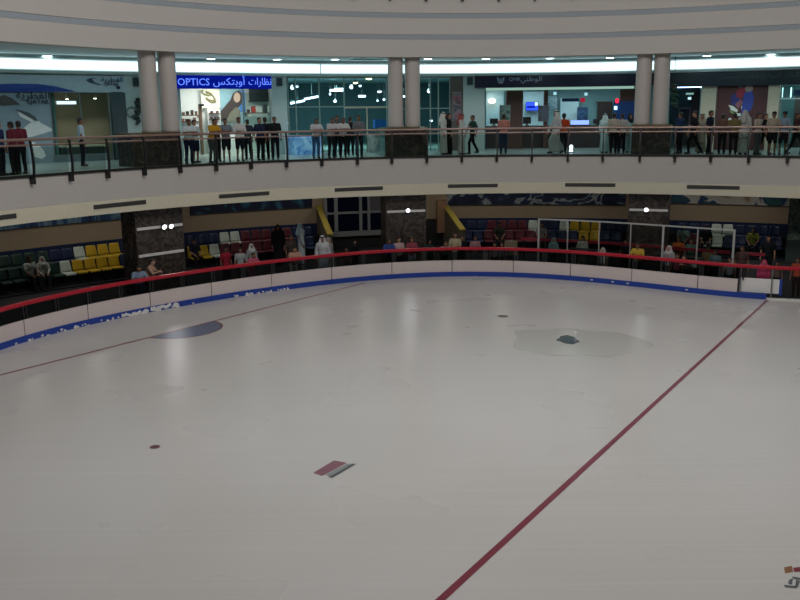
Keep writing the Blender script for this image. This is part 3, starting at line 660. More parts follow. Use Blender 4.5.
mesh_text('lettering', AR_Q, .40, dk, sign_mat(S, 33, 98.5, -.03), .01, po, 1, 1.15); mesh_text('lettering', 'QATAR', .23, dk, sign_mat(S, 38, 103.8, -.03), .01, po, 1, 1.1)
lb = sroot('light_box', 'small bright white sign inside the leftmost shop', 'sign', 67, 102.5, 2.0); sbox('box_frame', 56, 100.8, 77, 104.6, 2.0, .12, white_p, lb); sbox('lit_face', 57, 101.3, 76, 104.1, 1.97, .03, emit('lit sign face', 'd8e4ff', 2.2), lb)
for x, y, w in ((67, 99, 'left'), (95, 98.3, 'right')):
    r = sroot('shop_spot', f'{w} of two small ceiling spots in the leftmost shop', 'spotlight', x, y, 3.0, 'ceiling spots in the leftmost shop'); k = S.offset(3.0); q = k.v(k.hit(x, y), k.z(x, y))
    bm = B(); lathe(bm, q, [(.06, 0), (.07, .02), (.07, .12)], 12); fin('lamp_head', bm, steel, r); bm = B(); lathe(bm, (q.x, q.y, q.z-.01), [(.055, -.01), (.055, .01)], 12); fin('lens', bm, emit('spot lens', 'fff0d8', 14), r)
    bm = B(); cyl(bm, (q.x, q.y, q.z+.1), (q.x, q.y, 7.6), .012); fin('rod', bm, steel, r)
    s = bpy.data.lights.new('spot', 'SPOT'); s.energy = 60; s.spot_size = 1.5; s.spot_blend = .7; s.color = (1, .85, .65); so = bpy.data.objects.new('spot', s); COL.objects.link(so); so.location = (q.x, q.y, q.z-.05); so.rotation_euler = (.35, 0, 0)
cb = sroot('counter', 'low grey counter behind the glass of the leftmost shop', 'counter', 90, 150, 2.8, floor=True); sbox('body', 60, 147, 108, 162, 2.8, .7, mat('counter grey', '59646a', .5), cb); sbox('top', 59, 145.5, 109, 147, 2.75, .8, white_p, cb)
# iron scroll ornament and dark base on the pilaster
orn = sroot('wall_ornament', 'dark iron scroll ornament with leaves on the pilaster beside the left columns', 'ornament', 136, 112, -.12)
k = S.offset(-.12); c = k.v(k.hit(131.5, 112.5), k.z(131.5, 112.5)); t = S.tv(sp(132))
bm = B(); pr = None
for i in range(29):
    th = i/28*5.4; r_ = .25*(1-.35*i/28); q = c + t*(r_*math.cos(th)) + Vector((0, 0, r_*math.sin(th)))
    if pr is not None: cyl(bm, pr, q, .025, seg=6)
    pr = q
fin('ring', bm, mat('verdigris iron', '5d6f68', .5), orn)
rr = random.Random(2); bm = B()
for _ in range(60):
    x, y = rr.gauss(137.5, 1.2), rr.uniform(99, 124); q = k.v(k.hit(x, y), k.z(x, y), rr.uniform(-.1, .05)); ell(bm, q, (.09, .04, .05), 6, 4, Matrix.Rotation(rr.uniform(0, 6), 3, 'Y'))
fo = fin('leaves', bm, mat('dark leaf', '24332c', .6), orn); fo['kind'] = 'stuff'
pb = sroot('planter', 'dark planter box at the foot of the pilaster left of the left pedestal', 'planter', 135, 152, -.5, floor=True); sbox('box', 130.5, 146, 139, 162, -.5, .45, black, pb); sbox('rim', 130, 144.8, 139.5, 146.2, -.53, .5, gold, pb)
# --- optician
back(180, 271.5, 3.2, white_wall)
op = sroot('shop_sign', 'glowing blue sign of the optician in Latin and Arabic lettering', 'sign', 226, 82, -.1)
sbox('sign_box', 174.5, 75.5, 271.5, 88.7, -.25, .25, emit('deep blue backlit face', '0a1fa8', .55), op)
le = emit('blue letters', '5a7dff', 1.5)
mesh_text('lettering', 'OPTICS', .42, le, sign_mat(S, 192, 85.5, -.3), .01, op, 1, 1.0)
mesh_text('lettering', '\uFEB2\uFEDC\uFE98\uFE91\uFEED\uFE83', .42, le, sign_mat(S, 227.5, 85, -.3), .01, op, 1, 1.1)
mesh_text('lettering', '\u062A\u0627\u0631\uFE8E\uFEC8\uFEE7', .42, le, sign_mat(S, 258, 85, -.3), .01, op, 1, .9)
pc = sroot('wall_board', 'pale board with a golden squiggle in the optician shop', 'panel', 213, 97, 2.9); sbox('board', 201, 89.5, 220, 108, 2.95, .06, mat('ivory board', 'cfd2c4', .6), pc)
k = S.offset(2.92); bm = B(); pr = None
for x, y in ((203, 90), (202, 92), (204, 94), (209, 95.5), (212, 94), (208, 93), (206, 91.5), (209, 92.5), (213, 96), (215, 99), (213, 101), (209, 100), (206, 98), (211, 102.2), (216, 101)):
    q = k.v(k.hit(x, y), k.z(x, y))
    if pr is not None: cyl(bm, pr, q, .045, seg=6)
    pr = q
fin('squiggle', bm, mat('olive gold', '7c7a58', .4), pc)
pr_ = sroot('portrait_poster', 'large poster of a long haired woman on the optician back wall', 'poster', 233, 103, 2.9); sbox('print', 220.5, 88.5, 245, 123, 2.95, .06, mat('poster teal', '7fa9b4', .5), pr_); sbox('blue_field', 239, 90, 245, 112, 2.94, .04, mat('poster blue', '3f78b4', .5), pr_)
spoly('dark_hair', [(230, 101), (233, 93.5), (238, 90.5), (242.5, 93), (244, 98), (242, 103), (238, 108), (235, 113), (226, 121), (221, 121), (221, 111), (227, 107)], 2.91, .02, mat('poster hair', '3a3230', .6), pr_)
spoly('face', oval(237, 97.5, 3.3, 5), 2.89, .02, mat('poster skin', 'b9a18f', .6), pr_); spoly('shoulder', [(230, 113), (236, 107), (240, 110), (241, 122), (226, 122)], 2.88, .02, mat('poster dress', '6b6d60', .6), pr_)
dp_ = sroot('framed_screen', 'black framed panel high on the right of the optician back wall', 'panel', 259, 94, 2.9); sbox('screen', 249.5, 89, 269.5, 101, 2.9, .1, mat('dark screen', '1d2224', .3), dp_); sbox('frame', 249, 88.3, 270, 89.2, 2.88, .13, black, dp_); sbox('frame', 249, 100.8, 270, 101.6, 2.88, .13, black, dp_)
def shelf(label, x0, x1, y, off, items, grp):
    r = sroot('display_shelf', label, 'shelf', (x0+x1)/2, y, off); sbox('board', x0, y, x1, y+1, off, .35, mat('shelf wood', '5a4436', .5), r); sbox('bracket', x0+.5, y+1, x0+1.2, y+3, off+.1, .2, steel, r); sbox('bracket', x1-1.2, y+1, x1-.5, y+3, off+.1, .2, steel, r)
    for x, w, h, c, what in items:
        q = sroot('display_item', what, 'shop display', x, y-h/2, off, grp); sbox('box', x-w/2, y-h, x+w/2, y, off+.05, .2, mat('item '+c, c, .5), q); sbox('lid', x-w/2-.15, y-h-.5, x+w/2+.15, y-h, off+.04, .22, mat('item lid', '2a2624', .5), q)
shelf('upper left shelf of the optician shop', 180.5, 199, 114.8, 2.6, [(184, 2, 2, '6b4a3a', 'brown box on the left end of the upper left optician shelf'), (188, 2.4, 3, '3a2a24', 'dark box second from left on the upper left optician shelf'), (192.5, 2, 4.2, '473026', 'tall dark box third along the upper left optician shelf'), (196.5, 1.8, 3, '7a5b48', 'tan box at the right end of the upper left optician shelf')], 'boxes on the optician shelves')
shelf('lower left shelf of the optician shop', 180.5, 199, 121.5, 2.6, [(183, 2, 2.4, 'a86f52', 'orange brown box on the left end of the lower left optician shelf'), (187.5, 2.2, 2, '593c30', 'brown box second along the lower left optician shelf'), (195, 2, 3.5, '8b6a5c', 'pinkish box at the right end of the lower left optician shelf')], 'boxes on the optician shelves')
shelf('right shelf of the optician shop', 245.5, 270, 112.5, 2.6, [(254, 3.4, 6, 'b03c34', 'red box on the right optician shelf'), (265.5, 4, 7, '30383c', 'dark box on the right optician shelf'), (249, 1.8, 2.5, '4a3a34', 'small brown box at the left of the right optician shelf')], 'boxes on the optician shelves')
cab = sroot('display_cabinet', 'white lit cabinet in the middle of the optician shop', 'cabinet', 214, 125, 2.2, floor=True); sbox('body', 208.5, 108.5, 221, 157, 2.3, .5, white_p, cab)
for y in (113, 119, 126): sbox('shelf', 209.5, y, 220, y+.8, 2.2, .12, mat('shelf wood', '5a4436', .5), cab)
for i, (x, y) in enumerate(((212, 112.9), (217.5, 112.9), (211.5, 118.9), (215.5, 118.9), (218.5, 118.9))):
    q = sroot('display_item', f'{ordn(i)} small dark case on the white lit optician cabinet shelves', 'shop display', x, y-1, 2.2, 'cases in the optician cabinet'); sbox('case', x-1.1, y-2, x+1.1, y, 2.2, .1, mat('item case', '4d3a3e', .5), q)
st = sroot('display_stand', 'slim dark display stand left of the white lit optician cabinet', 'stand', 201.5, 125, 2.0, floor=True); sbox('pole', 200.4, 106, 203, 157, 2.1, .2, mat('stand wood', '6d5444', .5), st); sbox('cap', 199.6, 104, 204, 106.2, 2.0, .35, black, st)
for x in (203.8, 252.8, 262.6): pass
gp = struct(root_on('window_3', None, None, S, sp(260), FLOOR)); band('glass', S, sp(244), sp(271), .02, .04, FLOOR+.1, 6.9, shop_glass, gp)
for x in (243.8, 270.6): sbox('mullion', x, 89, x+.9, 160, 0, .08, mat('frame grey', '5f6f73', .5), gp)
# --- glazed hall
struct(band('wall_hall', S, sp(258), sp(478), 12, 12.2, FLOOR, 7.7, mat('hall back wall', '35545b', .6)))
struct(band('ceiling_hall', S, sp(258), sp(470), .3, 12, 7.7, 7.8, mat('hall ceiling', '5a7478', .7)))
hw = struct(root_on('window_4', None, None, S, sp(340), FLOOR)); band('glass', S, sp(287), sp(450), .02, .04, FLOOR+.05, 7.55, glass('hall glass', 'd9e8e5', .12), hw)
fm = mat('hall frame', '74867f', .5)
for x in (288.5, 296, 319.5, 344.3, 386.7, 430, 438, 449.4): sbox('mullion', x, 77, x+1, 160, -.02, .1, fm, hw)
sbox('transom', 287, 106.3, 345, 107.4, -.02, .1, fm, hw); sbox('transom', 345, 106.3, 388, 108.2, -.1, .2, mat('door header', 'a39f88', .5), hw); sbox('transom', 388, 108, 450, 109, -.02, .1, fm, hw); sbox('head', 287, 75.5, 450, 78.2, -.02, .12, fm, hw); sbox('sill', 287, 156.5, 450, 159.5, -.02, .12, fm, hw); sbox('door_stile', 367, 108, 368, 158, -.05, .1, mat('door header', 'a39f88', .5), hw)
hl = [(297.5, 101.9, 14, .55, 't', 5), (312, 97.6, 15, .6, 't', 5), (336.5, 90.4, 13, .5, 't', 6), (362, 96.2, 7, .45, 't', 7), (286.4, 91.3, 3, 0, 'd', 6), (292.3, 88.2, 3, 0, 'd', 6), (297, 86.3, 2.4, 0, 'd', 7), (335, 101.2, 3, 0, 'd', 7), (330, 93.9, 1.8, 0, 'd', 7), (351.3, 87.6, 3, 0, 'd', 6), (360, 85.6, 2.4, 0, 'd', 7), (355.5, 82.7, 4.5, 0, 'w', 4), (368.8, 78.6, 6, 0, 'w', 2.5), (372.5, 75.8, 4, 0, 'd', 3), (379.5, 91.5, 4, 0, 'd', 6), (384, 99.3, 2.2, 0, 'd', 7), (377.5, 100.3, 1.6, 0, 'd', 8), (288, 122.3, 3, 0, 'd', 5), (313, 76, 4.6, 0, 'd', 1.5), (431, 75, 4.5, 0, 'd', 1.2), (429, 91.5, 3.2, 0, 'd', 5), (431, 120.5, 3, 0, 'd', 5), (404, 96, 2.4, 0, 'd', 4)]
cn = {'t': 0, 'd': 0, 'w': 0}
for x, y, w, h, kd, off in hl:
    k = S.offset(off); a = k.hit(x, y); q = k.v(a, k.z(x, y)); L = w*q.y/F
    cn[kd] += 1; nm = {'t': 'tube', 'd': 'round', 'w': 'yellowish'}[kd]
    r = thing('pendant_lamp', f'{ordn(cn[kd]-1)} of the {nm} lamps hanging in the dark glazed hall', 'lamp', q, 'lamps in the glazed hall')
    t = k.tv(a); n = k.nv(a); z_ = Vector((0, 0, 1)); bm = B()
    if kd == 't':
        d = t*.5*L + z_*(L*.09 if x < 320 else 0)
        cyl(bm, q-d, q+d, .055, seg=8); fin('tube', bm, tube_m, r); bm = B(); cyl(bm, q-d+z_*.07, q+d+z_*.07, .04, seg=6); fin('housing', bm, steel, r)
    else:
        lathe(bm, (q.x, q.y, q.z-.03), [(.02, -.04), (L*.5, .0), (L*.5, .05)], 12); fin('diffuser', bm, tube_m if kd == 'd' else warm_m, r); bm = B(); lathe(bm, (q.x, q.y, q.z+.02), [(L*.55, 0), (L*.3, .1), (.03, .12)], 12); fin('shade', bm, steel, r)
    if q.z < 7.6: bm = B(); cyl(bm, q+z_*.08, (q.x, q.y, 7.72), .01, seg=5); fin('rod', bm, steel, r)
ad = sroot('advert_cube', 'glowing pale blue advertising cube at the foot of the glazed hall', 'advertisement', 307, 147, -1.2, floor=True); sbox('lit_face', 294.5, 135.5, 321, 159, -1.2, .9, ramp_mat('ice blue advert', [(.3, '3f78c0'), (.5, '7fb4e8'), (.65, 'a8d4f5'), (.75, '4d86cc')], 2.2, 3, 1.5, .4), ad); nt_ = ad.children[0].data.materials[0].node_tree; b_ = nt_.nodes['Principled BSDF']; nt_.links.new(b_.inputs['Base Color'].links[0].from_socket, b_.inputs['Emission Color']); b_.inputs['Emission Strength'].default_value = .22; sbox('base', 294, 159, 321.5, 161.5, -1.22, .95, white_p, ad)
b2 = sroot('blue_stall', 'saturated blue stand in the glazed hall left of the centre columns', 'stand', 381, 124, 4.0, floor=True); sbox('panel', 374.5, 119.5, 388, 128, 4.0, .3, mat('stall blue', '1f66b8', .5), b2); kf = S.offset(4.05); band('foot', kf, kf.hit(376, 140), kf.hit(387, 140), 0, .2, FLOOR, kf.z(381, 127.9), steel, b2)
b3 = sroot('photo_board', 'pale landscape photo board standing left of the centre pedestal', 'board', 377, 145, -.8, floor=True); sbox('print', 368, 135, 386, 156, -.8, .08, ramp_mat('landscape print', [(.35, '6f8588'), (.5, 'a9b8b4'), (.62, '5a6a66'), (.72, 'c3cbc6')], 1.2, 4, 1.5, .5), b3); sbox('foot', 370, 156, 384, 159, -.9, .4, steel, b3)
ln = sroot('banner', 'narrow dark banner with a reddish figure beside the brown pilaster', 'banner', 456.5, 112, -.2); sbox('cloth', 452.5, 93, 461, 121, -.1, .04, ramp_mat('banner print', [(.35, '2c2a33'), (.5, '6e6a72'), (.62, '7a3f44'), (.72, '3a3a46')], 1.6, 3, 1.5), ln); sbox('rod', 452, 92, 461.5, 93, -.12, .06, steel, ln)
# --- bank
struct(band('wall_shop', S, sp(478), sp(676), 5.5, 5.7, FLOOR, 7.6, teal_wall)); struct(band('ceiling_shop', S, sp(484), sp(700), .3, 5.5, 7.25, 7.35, white_p))
bs = sroot('shop_sign', 'long navy bank fascia with pale emblem and lettering', 'sign', 560, 81, -.1)
sbox('sign_box', 475, 74.5, 668, 86.6, -.2, .2, navy, bs)
em = mat('pale lettering', '8f9db2', .4)
for pts in ([(497, 77), (498.6, 77.8), (499.4, 81.5), (497.6, 81)], [(500.2, 78.5), (501.4, 78.5), (501.6, 82.3), (500, 82.3)], [(504.4, 77), (504, 81), (502, 81.6), (502.8, 77.8)], [(497.6, 82), (504, 82), (502.6, 83.4), (499, 83.4)]): spoly('emblem', pts, -.23, .02, em, bs)
mesh_text('lettering', 'QNB', .22, em, sign_mat(S, 514, 80.8, -.23), .01, bs, 1, 1.1); mesh_text('lettering', '\uFEF2\uFEE8\uFEC3\uFEEE\uFEDF\u0627', .30, em, sign_mat(S, 531, 81.2, -.23), .01, bs, 1, 1.25)
rs = sroot('shop_sign', 'dark teal fascia with faint small lettering on the rightmost shops', 'sign', 750, 78, -.1); a, b = sp(668), sx(880)
band('sign_box', S, a, b, -.2, 0, S.z(730, 86), 7.6, mat('teal sign', '15262e', .4), rs)
fl_ = mat('faint lettering', '46595f', .5); mesh_text('lettering', 'Commercialbank', .24, fl_, sign_mat(S, 742, 78.7, -.23), .01, rs, 1, 1.15); mesh_text('lettering', '\uFEF1\uFEAD\uFE8E\uFEA0\uFE98\uFEDF\u0627 \uFEDA\uFEE8\uFE92\uFEDF\u0627', .26, fl_, sign_mat(S, 780, 77.5, -.23), .01, rs, 1, 1.15)
strip = sroot('ceiling_strip', 'pale green glowing ceiling edge along the top of the bank interior', 'light', 560, 88.5, .4); sbox('diffuser', 485, 87.2, 634, 89.6, .5, .06, emit('soft green strip', '9fc8b8', .8), strip); sbox('housing', 484.5, 86, 634.5, 87.2, .48, .12, white_p, strip)
for x0, x1, y0 in ((506, 522.5, 89), (543.5, 547.5, 90), (619, 636, 89)): struct(sbox('wall_column', x0, y0, x1, 158, 1.2 if x0 < 600 else .9, .5, brown))
struct(sbox('wall_inner', 486, 90.5, 503.5, 150, 4.9, .3, mat('bank white', 'b9d2d6', .6))); struct(sbox('wall_inner', 523, 91.5, 543.5, 150, 4.9, .3, mat('bank white', 'b9d2d6', .6))); struct(sbox('wall_inner', 560, 98, 578, 150, 4.9, .3, mat('bank white', 'b9d2d6', .6)))
wl = sroot('wall_lamp', 'oval glowing wall lamp in the left bay of the bank', 'lamp', 492, 101, 4.6); spoly('diffuser', oval(492, 101, 3.4, 2.5), 4.6, .1, emit('wall lamp glow', 'fff6e0', 5), wl); spoly('mount', oval(492, 101.5, 1.5, 1.2), 4.7, .2, steel, wl)
tv = sroot('television', 'bright blue wall television in the bank', 'television', 532, 106, 4.6); sbox('screen', 526.3, 102.3, 537.7, 110.3, 4.6, .05, emit('blue screen', '2b4bff', 1.9), tv); sbox('case', 525.8, 101.8, 538.2, 110.8, 4.65, .1, black, tv); sbox('bright_corner', 535, 102.3, 537.7, 105.5, 4.58, .02, emit('white screen part', 'b8d8ff', 2.0), tv); sbox('dark_bar', 527, 106, 535, 108, 4.58, .02, emit('dark screen part', '101c9a', .8), tv)
def board(name, label, cat, x0, y0, x1, y1, off, m, fr=None, grp=None):
    r = sroot(name, label, cat, (x0+x1)/2, (y0+y1)/2, off, grp); sbox('face', x0+.4, y0+.4, x1-.4, y1-.4, off, .04, m, r); sbox('frame', x0, y0, x1, y1, off+.03, .06, fr or steel, r); return r
board('stand_poster', 'grey green poster stand left of the brown column in the bank', 'poster', 499.5, 105, 510.5, 122, 1.0, ramp_mat('grey green print', [(.4, '3d5650'), (.55, '7a9a92'), (.7, '4b6a66')], 2, 3, 1.5))
board('stand_poster', 'dark grey poster stand right of the bank television', 'poster', 538, 105.5, 549, 121.5, 1.0, ramp_mat('dark print', [(.4, '343c4c'), (.55, '57606e'), (.7, '272e3c')], 2, 3, 1.5))
board('picture', 'pale blue picture beside the bank television', 'picture', 547, 95.5, 557.5, 110, 3.5, ramp_mat('pale blue print', [(.4, '8fb8c8'), (.55, 'c3dde2'), (.7, '5a86a8')], 2.4, 3, 1.5)); 
board('picture', 'dark blue picture on the bank wall left of the brown door', 'picture', 577, 107, 588, 121, 4.4, ramp_mat('dark blue print', [(.4, '1f3a5c'), (.6, '3a6488'), (.7, '162a48')], 2.4, 3, 1.5))
ls = sroot('hanging_sign', 'dark blue and red hanging sign inside the bank', 'sign', 574, 100, 3.0); sbox('blue_panel', 562, 98.2, 579, 101.6, 3.0, .06, mat('panel blue', '1b3763', .5), ls); sbox('red_panel', 580.5, 97.8, 585, 102.2, 3.0, .06, emit('red sign face', 'b2283e', .7), ls); sbox('rod', 571, 90, 571.4, 98.2, 3.02, .03, steel, ls)
dr = struct(root_on('door_1', None, None, S.offset(5.3), S.offset(5.3).hit(604, 112), FLOOR)); sbox('leaf', 596.5, 102.5, 603.8, 152, 5.2, .12, mat('door brown', '3a2624', .5), dr); sbox('leaf', 604.2, 102.5, 611.5, 152, 5.2, .12, mat('door brown', '3a2624', .5), dr); sbox('door_handle', 602.8, 122, 603.4, 127, 5.15, .04, steel, dr); sbox('frame', 595.5, 101.5, 612.5, 102.6, 5.15, .2, brown, dr)
np_ = sroot('glass_panel_screen', 'navy tinted glass screen with small lights at the right of the bank', 'screen', 624, 112, .6, floor=True); sbox('tinted_pane', 613.5, 101, 634, 126, .75, .04, mat('navy pane', '23457c', .15), np_); sbox('lower_panel', 613.5, 126, 634, 158, .75, .06, navy, np_); sbox('red_light', 615.5, 98.5, 618.6, 103, .68, .06, emit('red sign', 'e0243e', 2), np_); sbox('cyan_light', 614.3, 106.3, 617, 109.6, .68, .06, emit('cyan sign', '9ff0ff', 4), np_)
for x, y, w in ((555, 93.3, 'left'), (586, 94, 'middle'), (631, 94, 'right')): board('hanging_sign', f'small pale square sign hanging in the {w} of the bank', 'sign', x-2, y-1.8, x+2, y+2, 1.0, emit('pale lit square', 'a8e4f0', .9), steel, 'small lit signs in the bank')
co = sroot('counter', 'long dark bank counter with a pale top edge', 'counter', 555, 138, 2.0, floor=True); sbox('front', 486, 127, 634, 153, 2.0, .6, mat('counter dark', '2d2629', .35), co); sbox('top', 485.5, 125.4, 634.5, 127, 1.95, .8, mat('counter top', '4a3c3a', .3), co)
cg = sroot('counter_sign', 'glowing blue white strip on the bank counter', 'sign', 580, 122, 2.0); sbox('lit_face', 571, 120.3, 589, 124.6, 2.0, .08, emit('blue white strip', '7f9cff', 1.8), cg); sbox('base', 570.5, 124.6, 590, 125.5, 1.98, .2, black, cg)
for i, (x, y0) in enumerate(((494, 118.5), (527, 117), (557, 119), (597, 119))):
    r = sroot('monitor', f'{ordn(i)} dark monitor from the left on the bank counter', 'monitor', x, 122, 2.3, 'monitors on the bank counter'); sbox('screen', x-4, y0, x+4, 123.8, 2.3, .06, black, r); sbox('stand', x-.8, 123.6, x+.8, 125.6, 2.32, .08, black, r); sbox('foot', x-2, 125, x+2, 125.6, 2.28, .2, black, r)
bl = sroot('floor_lamp', 'short lamp with two white globes near the balustrade before the bank', 'lamp', 571, 152, -3.5); k = S.offset(-3.5)
for x, y in ((571.2, 147), (571, 151)):
    bm = B(); q = k.v(k.hit(x, y), k.z(x, y)); ell(bm, q, (.085, .085, .1)); fin('globe', bm, emit('globe', 'dff2ff', 4), bl, True)
q = k.v(k.hit(571, 151), 0); bm = B(); cyl(bm, (q.x, q.y, FLOOR), (q.x, q.y, k.z(571, 147)), .025); fin('stem', bm, steel, bl); bm = B(); lathe(bm, (q.x, q.y, FLOOR), [(.14, 0), (.14, .03), (.03, .06)]); fin('base', bm, black, bl); bl.location.z = bl.location.z
# --- right of the columns
back(668, 700.5, 5.0, teal_wall)
ls2 = sroot('ceiling_strip', 'bright blue white ceiling strip right of the right columns', 'light', 688, 86.5, .3); sbox('diffuser', 672, 85.5, 703.5, 87.6, .3, .1, emit('bright strip', 'a8c8ff', 6), ls2); sbox('housing', 671.5, 84.6, 704, 85.5, .28, .15, white_p, ls2)
hp = sroot('hanging_plant', 'dark green hanging plant beside the right columns', 'plant', 674, 97, -.6); k = S.offset(-.6); bm = B(); rr = random.Random(9)
for _ in range(120):
    x, y = rr.gauss(674, 1.7), rr.uniform(85, 106); q = k.v(k.hit(x, y), k.z(x, y), rr.uniform(-.12, .12)); ell(bm, q, (.12, .03, .06), 6, 4, Matrix.Rotation(rr.uniform(0, 6), 3, 'Y') @ Matrix.Rotation(rr.uniform(0, 6), 3, 'Z'))
lf = fin('foliage', bm, mat('plant leaf', '1d3a2c', .6), hp); lf['kind'] = 'stuff'; q = k.v(k.hit(674, 90), 0); bm = B(); cyl(bm, (q.x, q.y, k.z(674, 90)), (q.x, q.y, 8.34), .012); fin('cord', bm, black, hp)
bm = B(); lathe(bm, (q.x, q.y, k.z(674, 88)), [(.1, -.12), (.16, .1), (.17, .12)], 12); fin('pot', bm, mat('pot brown', '40302a', .6), hp)
d2 = struct(root_on('door_2', None, None, S.offset(4.5), S.offset(4.5).hit(684, 120), FLOOR)); sbox('leaf', 678.5, 109, 688, 154, 4.7, .1, mat('dim glass door', '3a4c4e', .3), d2); sbox('frame', 677.2, 107.2, 689.4, 109, 4.6, .2, steel, d2); sbox('frame', 677.2, 107, 678.6, 154, 4.6, .2, steel, d2); sbox('frame', 688, 107, 689.4, 154, 4.6, .2, steel, d2)
struct(sbox('wall_inner', 690, 90, 699, 156, 3.0, .3, mat('dark brown wall', '3a2b28', .6)))
board('hanging_sign', 'pale green lit sign over the glass door right of the right columns', 'sign', 685.5, 92.5, 694, 95, 2.5, emit('pale green sign', '8fc4b4', .7)); board('hanging_sign', 'small white square sign over the glass door right of the right columns', 'sign', 687.5, 96.8, 691.5, 100, 2.5, emit('white sign', 'bfeaf5', 1.2))
struct(sbox('wall_red', 715.5, 84, 767, 160, .0, .3, mat('deep red wall', '3f1a1c', .5, var=.1)))
wp = sroot('figure_poster', 'tall collage poster of a figure in blue, red and white on the dark red wall', 'poster', 740, 105, -.05)
sbox('backing', 719, 82.5, 762, 125, -.04, .04, mat('poster maroon', '431c1e', .45), wp)
for nm, pts, c in (('pale_top', oval(740.5, 84.5, 2.6, 3), '5a7f95'), ('pale_head', oval(749, 88.5, 4, 4), '8a7f78'), ('red_sash', [(737, 90), (744, 87), (746, 92), (741, 99), (736, 97)], '8c1f34'), ('blue_sleeve', [(731, 96), (738, 92), (741, 100), (737, 107), (731, 104)], '1a2f74'), ('blue_trunk', [(744, 93), (752, 91), (754, 98), (752, 108), (746, 115), (741, 117), (742, 107)], '1f3f9a'), ('pink_band', [(735, 104), (741, 99), (743, 103), (738, 109)], '8c5a66'), ('white_shape', [(728.5, 105), (733, 106), (738, 110), (737, 112.5), (731, 110)], 'dce6dc'), ('white_shape', [(741, 106.5), (744, 105), (744.5, 109), (742, 111.5)], 'dce6dc'), ('white_shape', [(736, 113), (741, 113.5), (740.5, 116), (737, 116)], 'dce6dc'), ('white_shape', oval(730, 119.5, 1.6, 1.6), 'dce6dc'), ('green_band', [(729, 110), (733, 111.5), (735, 114), (731, 113)], '6f8f4a')): spoly(nm, pts, -.07, .02, mat('collage '+c, c, .5), wp)
back(778, 880, 5.0, teal_wall)
wr = struct(root_on('window_5', None, None, S, sp(800), FLOOR)); band('glass', S, sp(779), sp(858), .02, .04, FLOOR+.1, 6.95, shop_glass, wr); sbox('mullion', 778.6, 84, 779.8, 160, 0, .08, fm, wr); sbox('transom', 779, 97.5, 858, 98.8, -.03, .08, mat('pale transom', 'c5e4e6', .4), wr)  # transom has a plain pale colour
for i, x in enumerate((782.3, 791)):
    r = sroot('tube_lamp', ('left' if i == 0 else 'right') + ' of two upright bright tubes in the rightmost shop', 'lamp', x, 92, 1.0, 'upright tubes in the rightmost shop'); sbox('tube', x-.5, 87.5, x+.5, 97.4, 1.0, .06, emit('upright tube', 'b8f0f5', 4), r); sbox('cap', x-.7, 86.6, x+.7, 87.5, .98, .1, steel, r)
struct(sbox('wall_inner', 793, 90, 858, 156, 3.2, .3, mat('dark brown wall', '3a2b28', .6))); board('picture', 'dark blue framed picture at the top of the rightmost shop', 'picture', 793, 89.5, 806, 96, 1.5, mat('panel blue', '1b3763', .5))
# ------------------------------------------------------------------ light
CY = (.68, .93, 1.0)
for x in (-20, 60, 120, 230, 300, 360, 450, 540, 600, 690, 740, 800):
    q = S.v(sp(x), 8.2, -2.6); area('gallery lamp', q, .5, GAL, CY, sy=.5)
for x, d, e, c in ((82, 2.2, 25, (1, .85, .65)), (226, 1.6, 70, (1, .97, .9)), (200, 1.6, 20, (1, .95, .85)), (258, 1.3, 45, (1, .97, .9)), (315, 6, 260, CY), (370, 6, 260, CY), (430, 5, 180, CY), (497, 3.6, 24, CY), (533, 3.6, 24, CY), (575, 3.4, 28, CY), (606, 3.4, 18, CY), (684, 2.5, 50, CY), (790, 2.0, 60, CY)):
    area('shop lamp', S.v(sp(x), 7.15 if 484 < x < 668 else 7.45, d), 1.0, e, c)
for x, y, z, e in ((-3, 17, 15, 1), (3, 14.5, 15, 1), (8.5, 19, 15, 1), (3, 21, 15.5, 1)): point('hall globe lamp', (x, y, z), TOP*e, (1, .98, .96), .8)
for x in (-10, 60, 120, 230, 290, 355, 440, 500, 570, 690, 750): area('added concourse fill', W.v(W.hit(x, 225), 2.88, -2.6), .5, LOW, (1, .93, .84))  # unseen fill lights added under the concourse ceiling to brighten the seating
gallery_end()
w = bpy.data.worlds.new('World'); SC.world = w; w.use_nodes = True; w.node_tree.nodes['Background'].inputs[0].default_value = (.95, .97, 1, 1); w.node_tree.nodes['Background'].inputs[1].default_value = AMB
SC.view_settings.view_transform = 'Standard'; SC.view_settings.look = 'None'; SC.view_settings.exposure = 0; SC.view_settings.gamma = 1; SC.view_settings.use_curve_mapping = False
SC.cycles.use_denoising = True; SC.cycles.use_adaptive_sampling = False; SC.cycles.max_bounces = 8; SC.cycles.transparent_max_bounces = 24; SC.cycles.sample_clamp_indirect = 6; SC.cycles.caustics_reflective = False; SC.cycles.caustics_refractive = False
